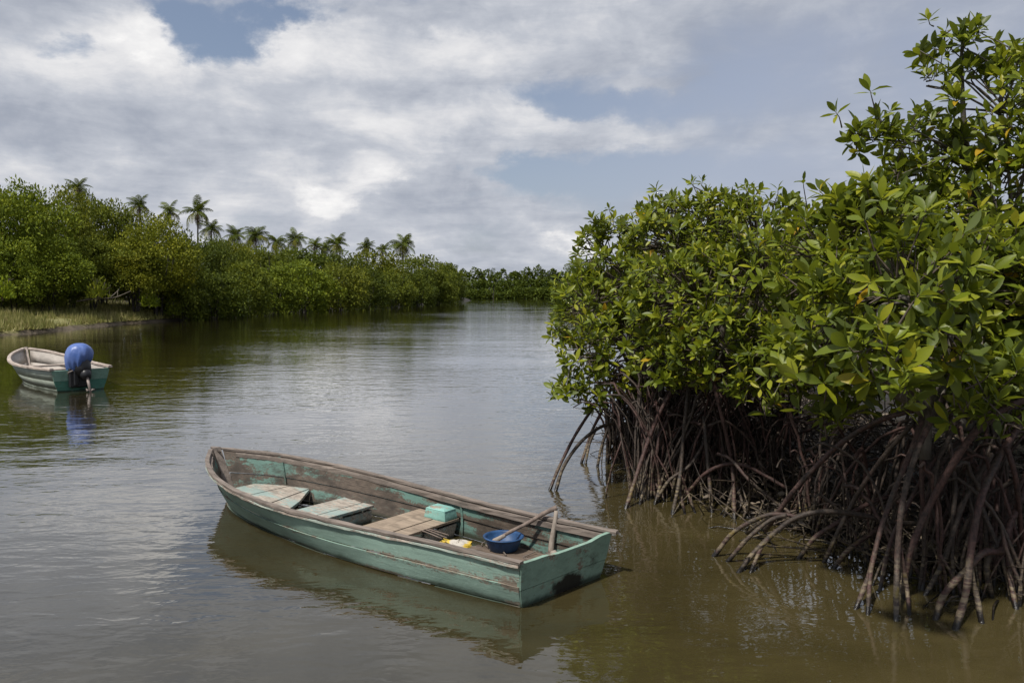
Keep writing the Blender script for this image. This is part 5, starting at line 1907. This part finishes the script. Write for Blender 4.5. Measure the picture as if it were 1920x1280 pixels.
# ------------------------------------------------------------------ grassy bank: grass, fallen branches, small plants
r = np.random.default_rng(161)
pos = []
ns = len(LS)
n = 30000
vis = np.where((LS[:, 1] > 32) & (LS[:, 1] < 76))[0]
ii = r.choice(vis, n)
dd = 0.32 + 12.0 * r.random(n) ** 1.5
bx = LS[ii] + LN[ii] * dd[:, None] + np.stack([r.normal(0, .3, n), r.normal(0, .3, n), 0 * dd], 1)
k = (bx[:, 1] > 30) & (bx[:, 1] < 78) & (fbm(bx[:, 0] * 9, bx[:, 1] * 9, 5) > -.75)
bx, dd = bx[k], dd[k]
n = len(bx)
bz = np.interp(dd, [o_[0] for o_ in land_offs], [o_[1] for o_ in land_offs])
V, F = [], []
for p, z in zip(bx, bz):
    tuft = r.random()
    for q in range(4):
        a = r.uniform(0, 6.28)
        h_ = r.uniform(.08, .26) if tuft > .12 else r.uniform(.28, .62)
        w_ = np.array([math.cos(a), math.sin(a), 0]) * .035
        c = np.array([p[0] + r.normal(0, .09), p[1] + r.normal(0, .09), z - .04])
        V += [c - w_, c + w_, c + np.array([r.normal(0, .1), r.normal(0, .1), h_])]
F = np.arange(len(V)).reshape(-1, 3)
o = link(bpy.data.objects.new('grass', mesh_np('grass', np.array(V), F, M['grass'])))
tag(o, 'rough yellow green grass on the low left bank', 'grass', kind='stuff')


def driftwood(px, py, Y, L, rz, label, seed, nb_=7):
    r = np.random.default_rng(seed)
    p = at_y(px, py, Y)
    root = empty('fallen_branch', (p[0], p[1], p[2]), rz)
    tag(root, label, 'branch', 'dead branches on the left bank')
    stem_ = MB().tube(smooth_path([(-L / 2, 0, .05), (-L * .15, .1, .22), (L * .2, -.05, .30), (L / 2, .1, .75)], 12), np.linspace(.055, .02, 12), 7).build('stem', M['dead_wood'], root, True)
    for k in range(nb_):
        f = r.uniform(-.4, .45)
        a = np.array([L * f, 0, .2 + max(0, f) * .7])
        d = np.array([r.normal(.3, .5), r.normal(0, .6), r.uniform(.3, 1.0)]) * L * .28
        MB().tube(smooth_path([a, a + d * .5 + r.normal(0, .06, 3), a + d], 7), np.linspace(.026, .008, 7), 5).build('twig', M['dead_wood'], stem_, True)
    return root


driftwood(195, 566, 54, 3.4, .2, 'pale dead branch with many twigs lying below the yellow tinged tree', 171, 10)
driftwood(270, 580, 60, 2.6, -.4, 'low dead branch near the tip of the grassy bank', 174, 6)


def shrub(px, py, Y, h, label, seed, tint=(1.5, 1.45, 1.2)):
    """Small upright plant of narrow leaves."""
    r = np.random.default_rng(seed)
    p = at_y(px, py, Y)
    root = empty('bank_shrub', tuple(p))
    tag(root, label, 'shrub', 'small plants on the left bank')
    n = 420
    q = unit(r.normal(size=(n, 3)))
    q[:, 2] = np.abs(q[:, 2])
    pos = q * np.array([h * .5, h * .5, h]) * r.uniform(.3, 1, (n, 1))
    V, F = leaf_mesh_arrays(leaf_template([0, .45, 1.0], [.25, 1, 0], .2, .05, .2), pos, q + np.array([0, 0, .8]) + r.normal(0, .4, (n, 3)), q + r.normal(0, .5, (n, 3)), r.uniform(.14, .3, n))
    o = add_mesh('leaves', V, F, M['foliage'], root)
    o.color = tint + (1,)
    tag(o, kind='stuff')
    b = MB()
    for k in range(5):
        b.tube([(0, 0, -.1), (r.normal(0, h * .15), r.normal(0, h * .15), h * .5), (r.normal(0, h * .3), r.normal(0, h * .3), h * .9)], [.03, .02, .01], 5)
    b.build('stems', M['dead_wood'], root, True)


shrub(183, 560, 53, 1.5, 'small pale green shrub standing up from the dead branch', 181, (1.9, 1.8, 1.6))
shrub(325, 592, 61, 1.2, 'low green shrub at the tip of the grassy bank', 182)
shrub(5, 560, 46, 1.3, 'bright green shrub at the left edge of the grassy bank', 183, (1.9, 2.0, 1.2))
shrub(280, 575, 58, 1.4, 'leafy shrub at the mouth of the dark hollow under the yellow tinged tree', 184, (1.5, 1.6, 1.1))
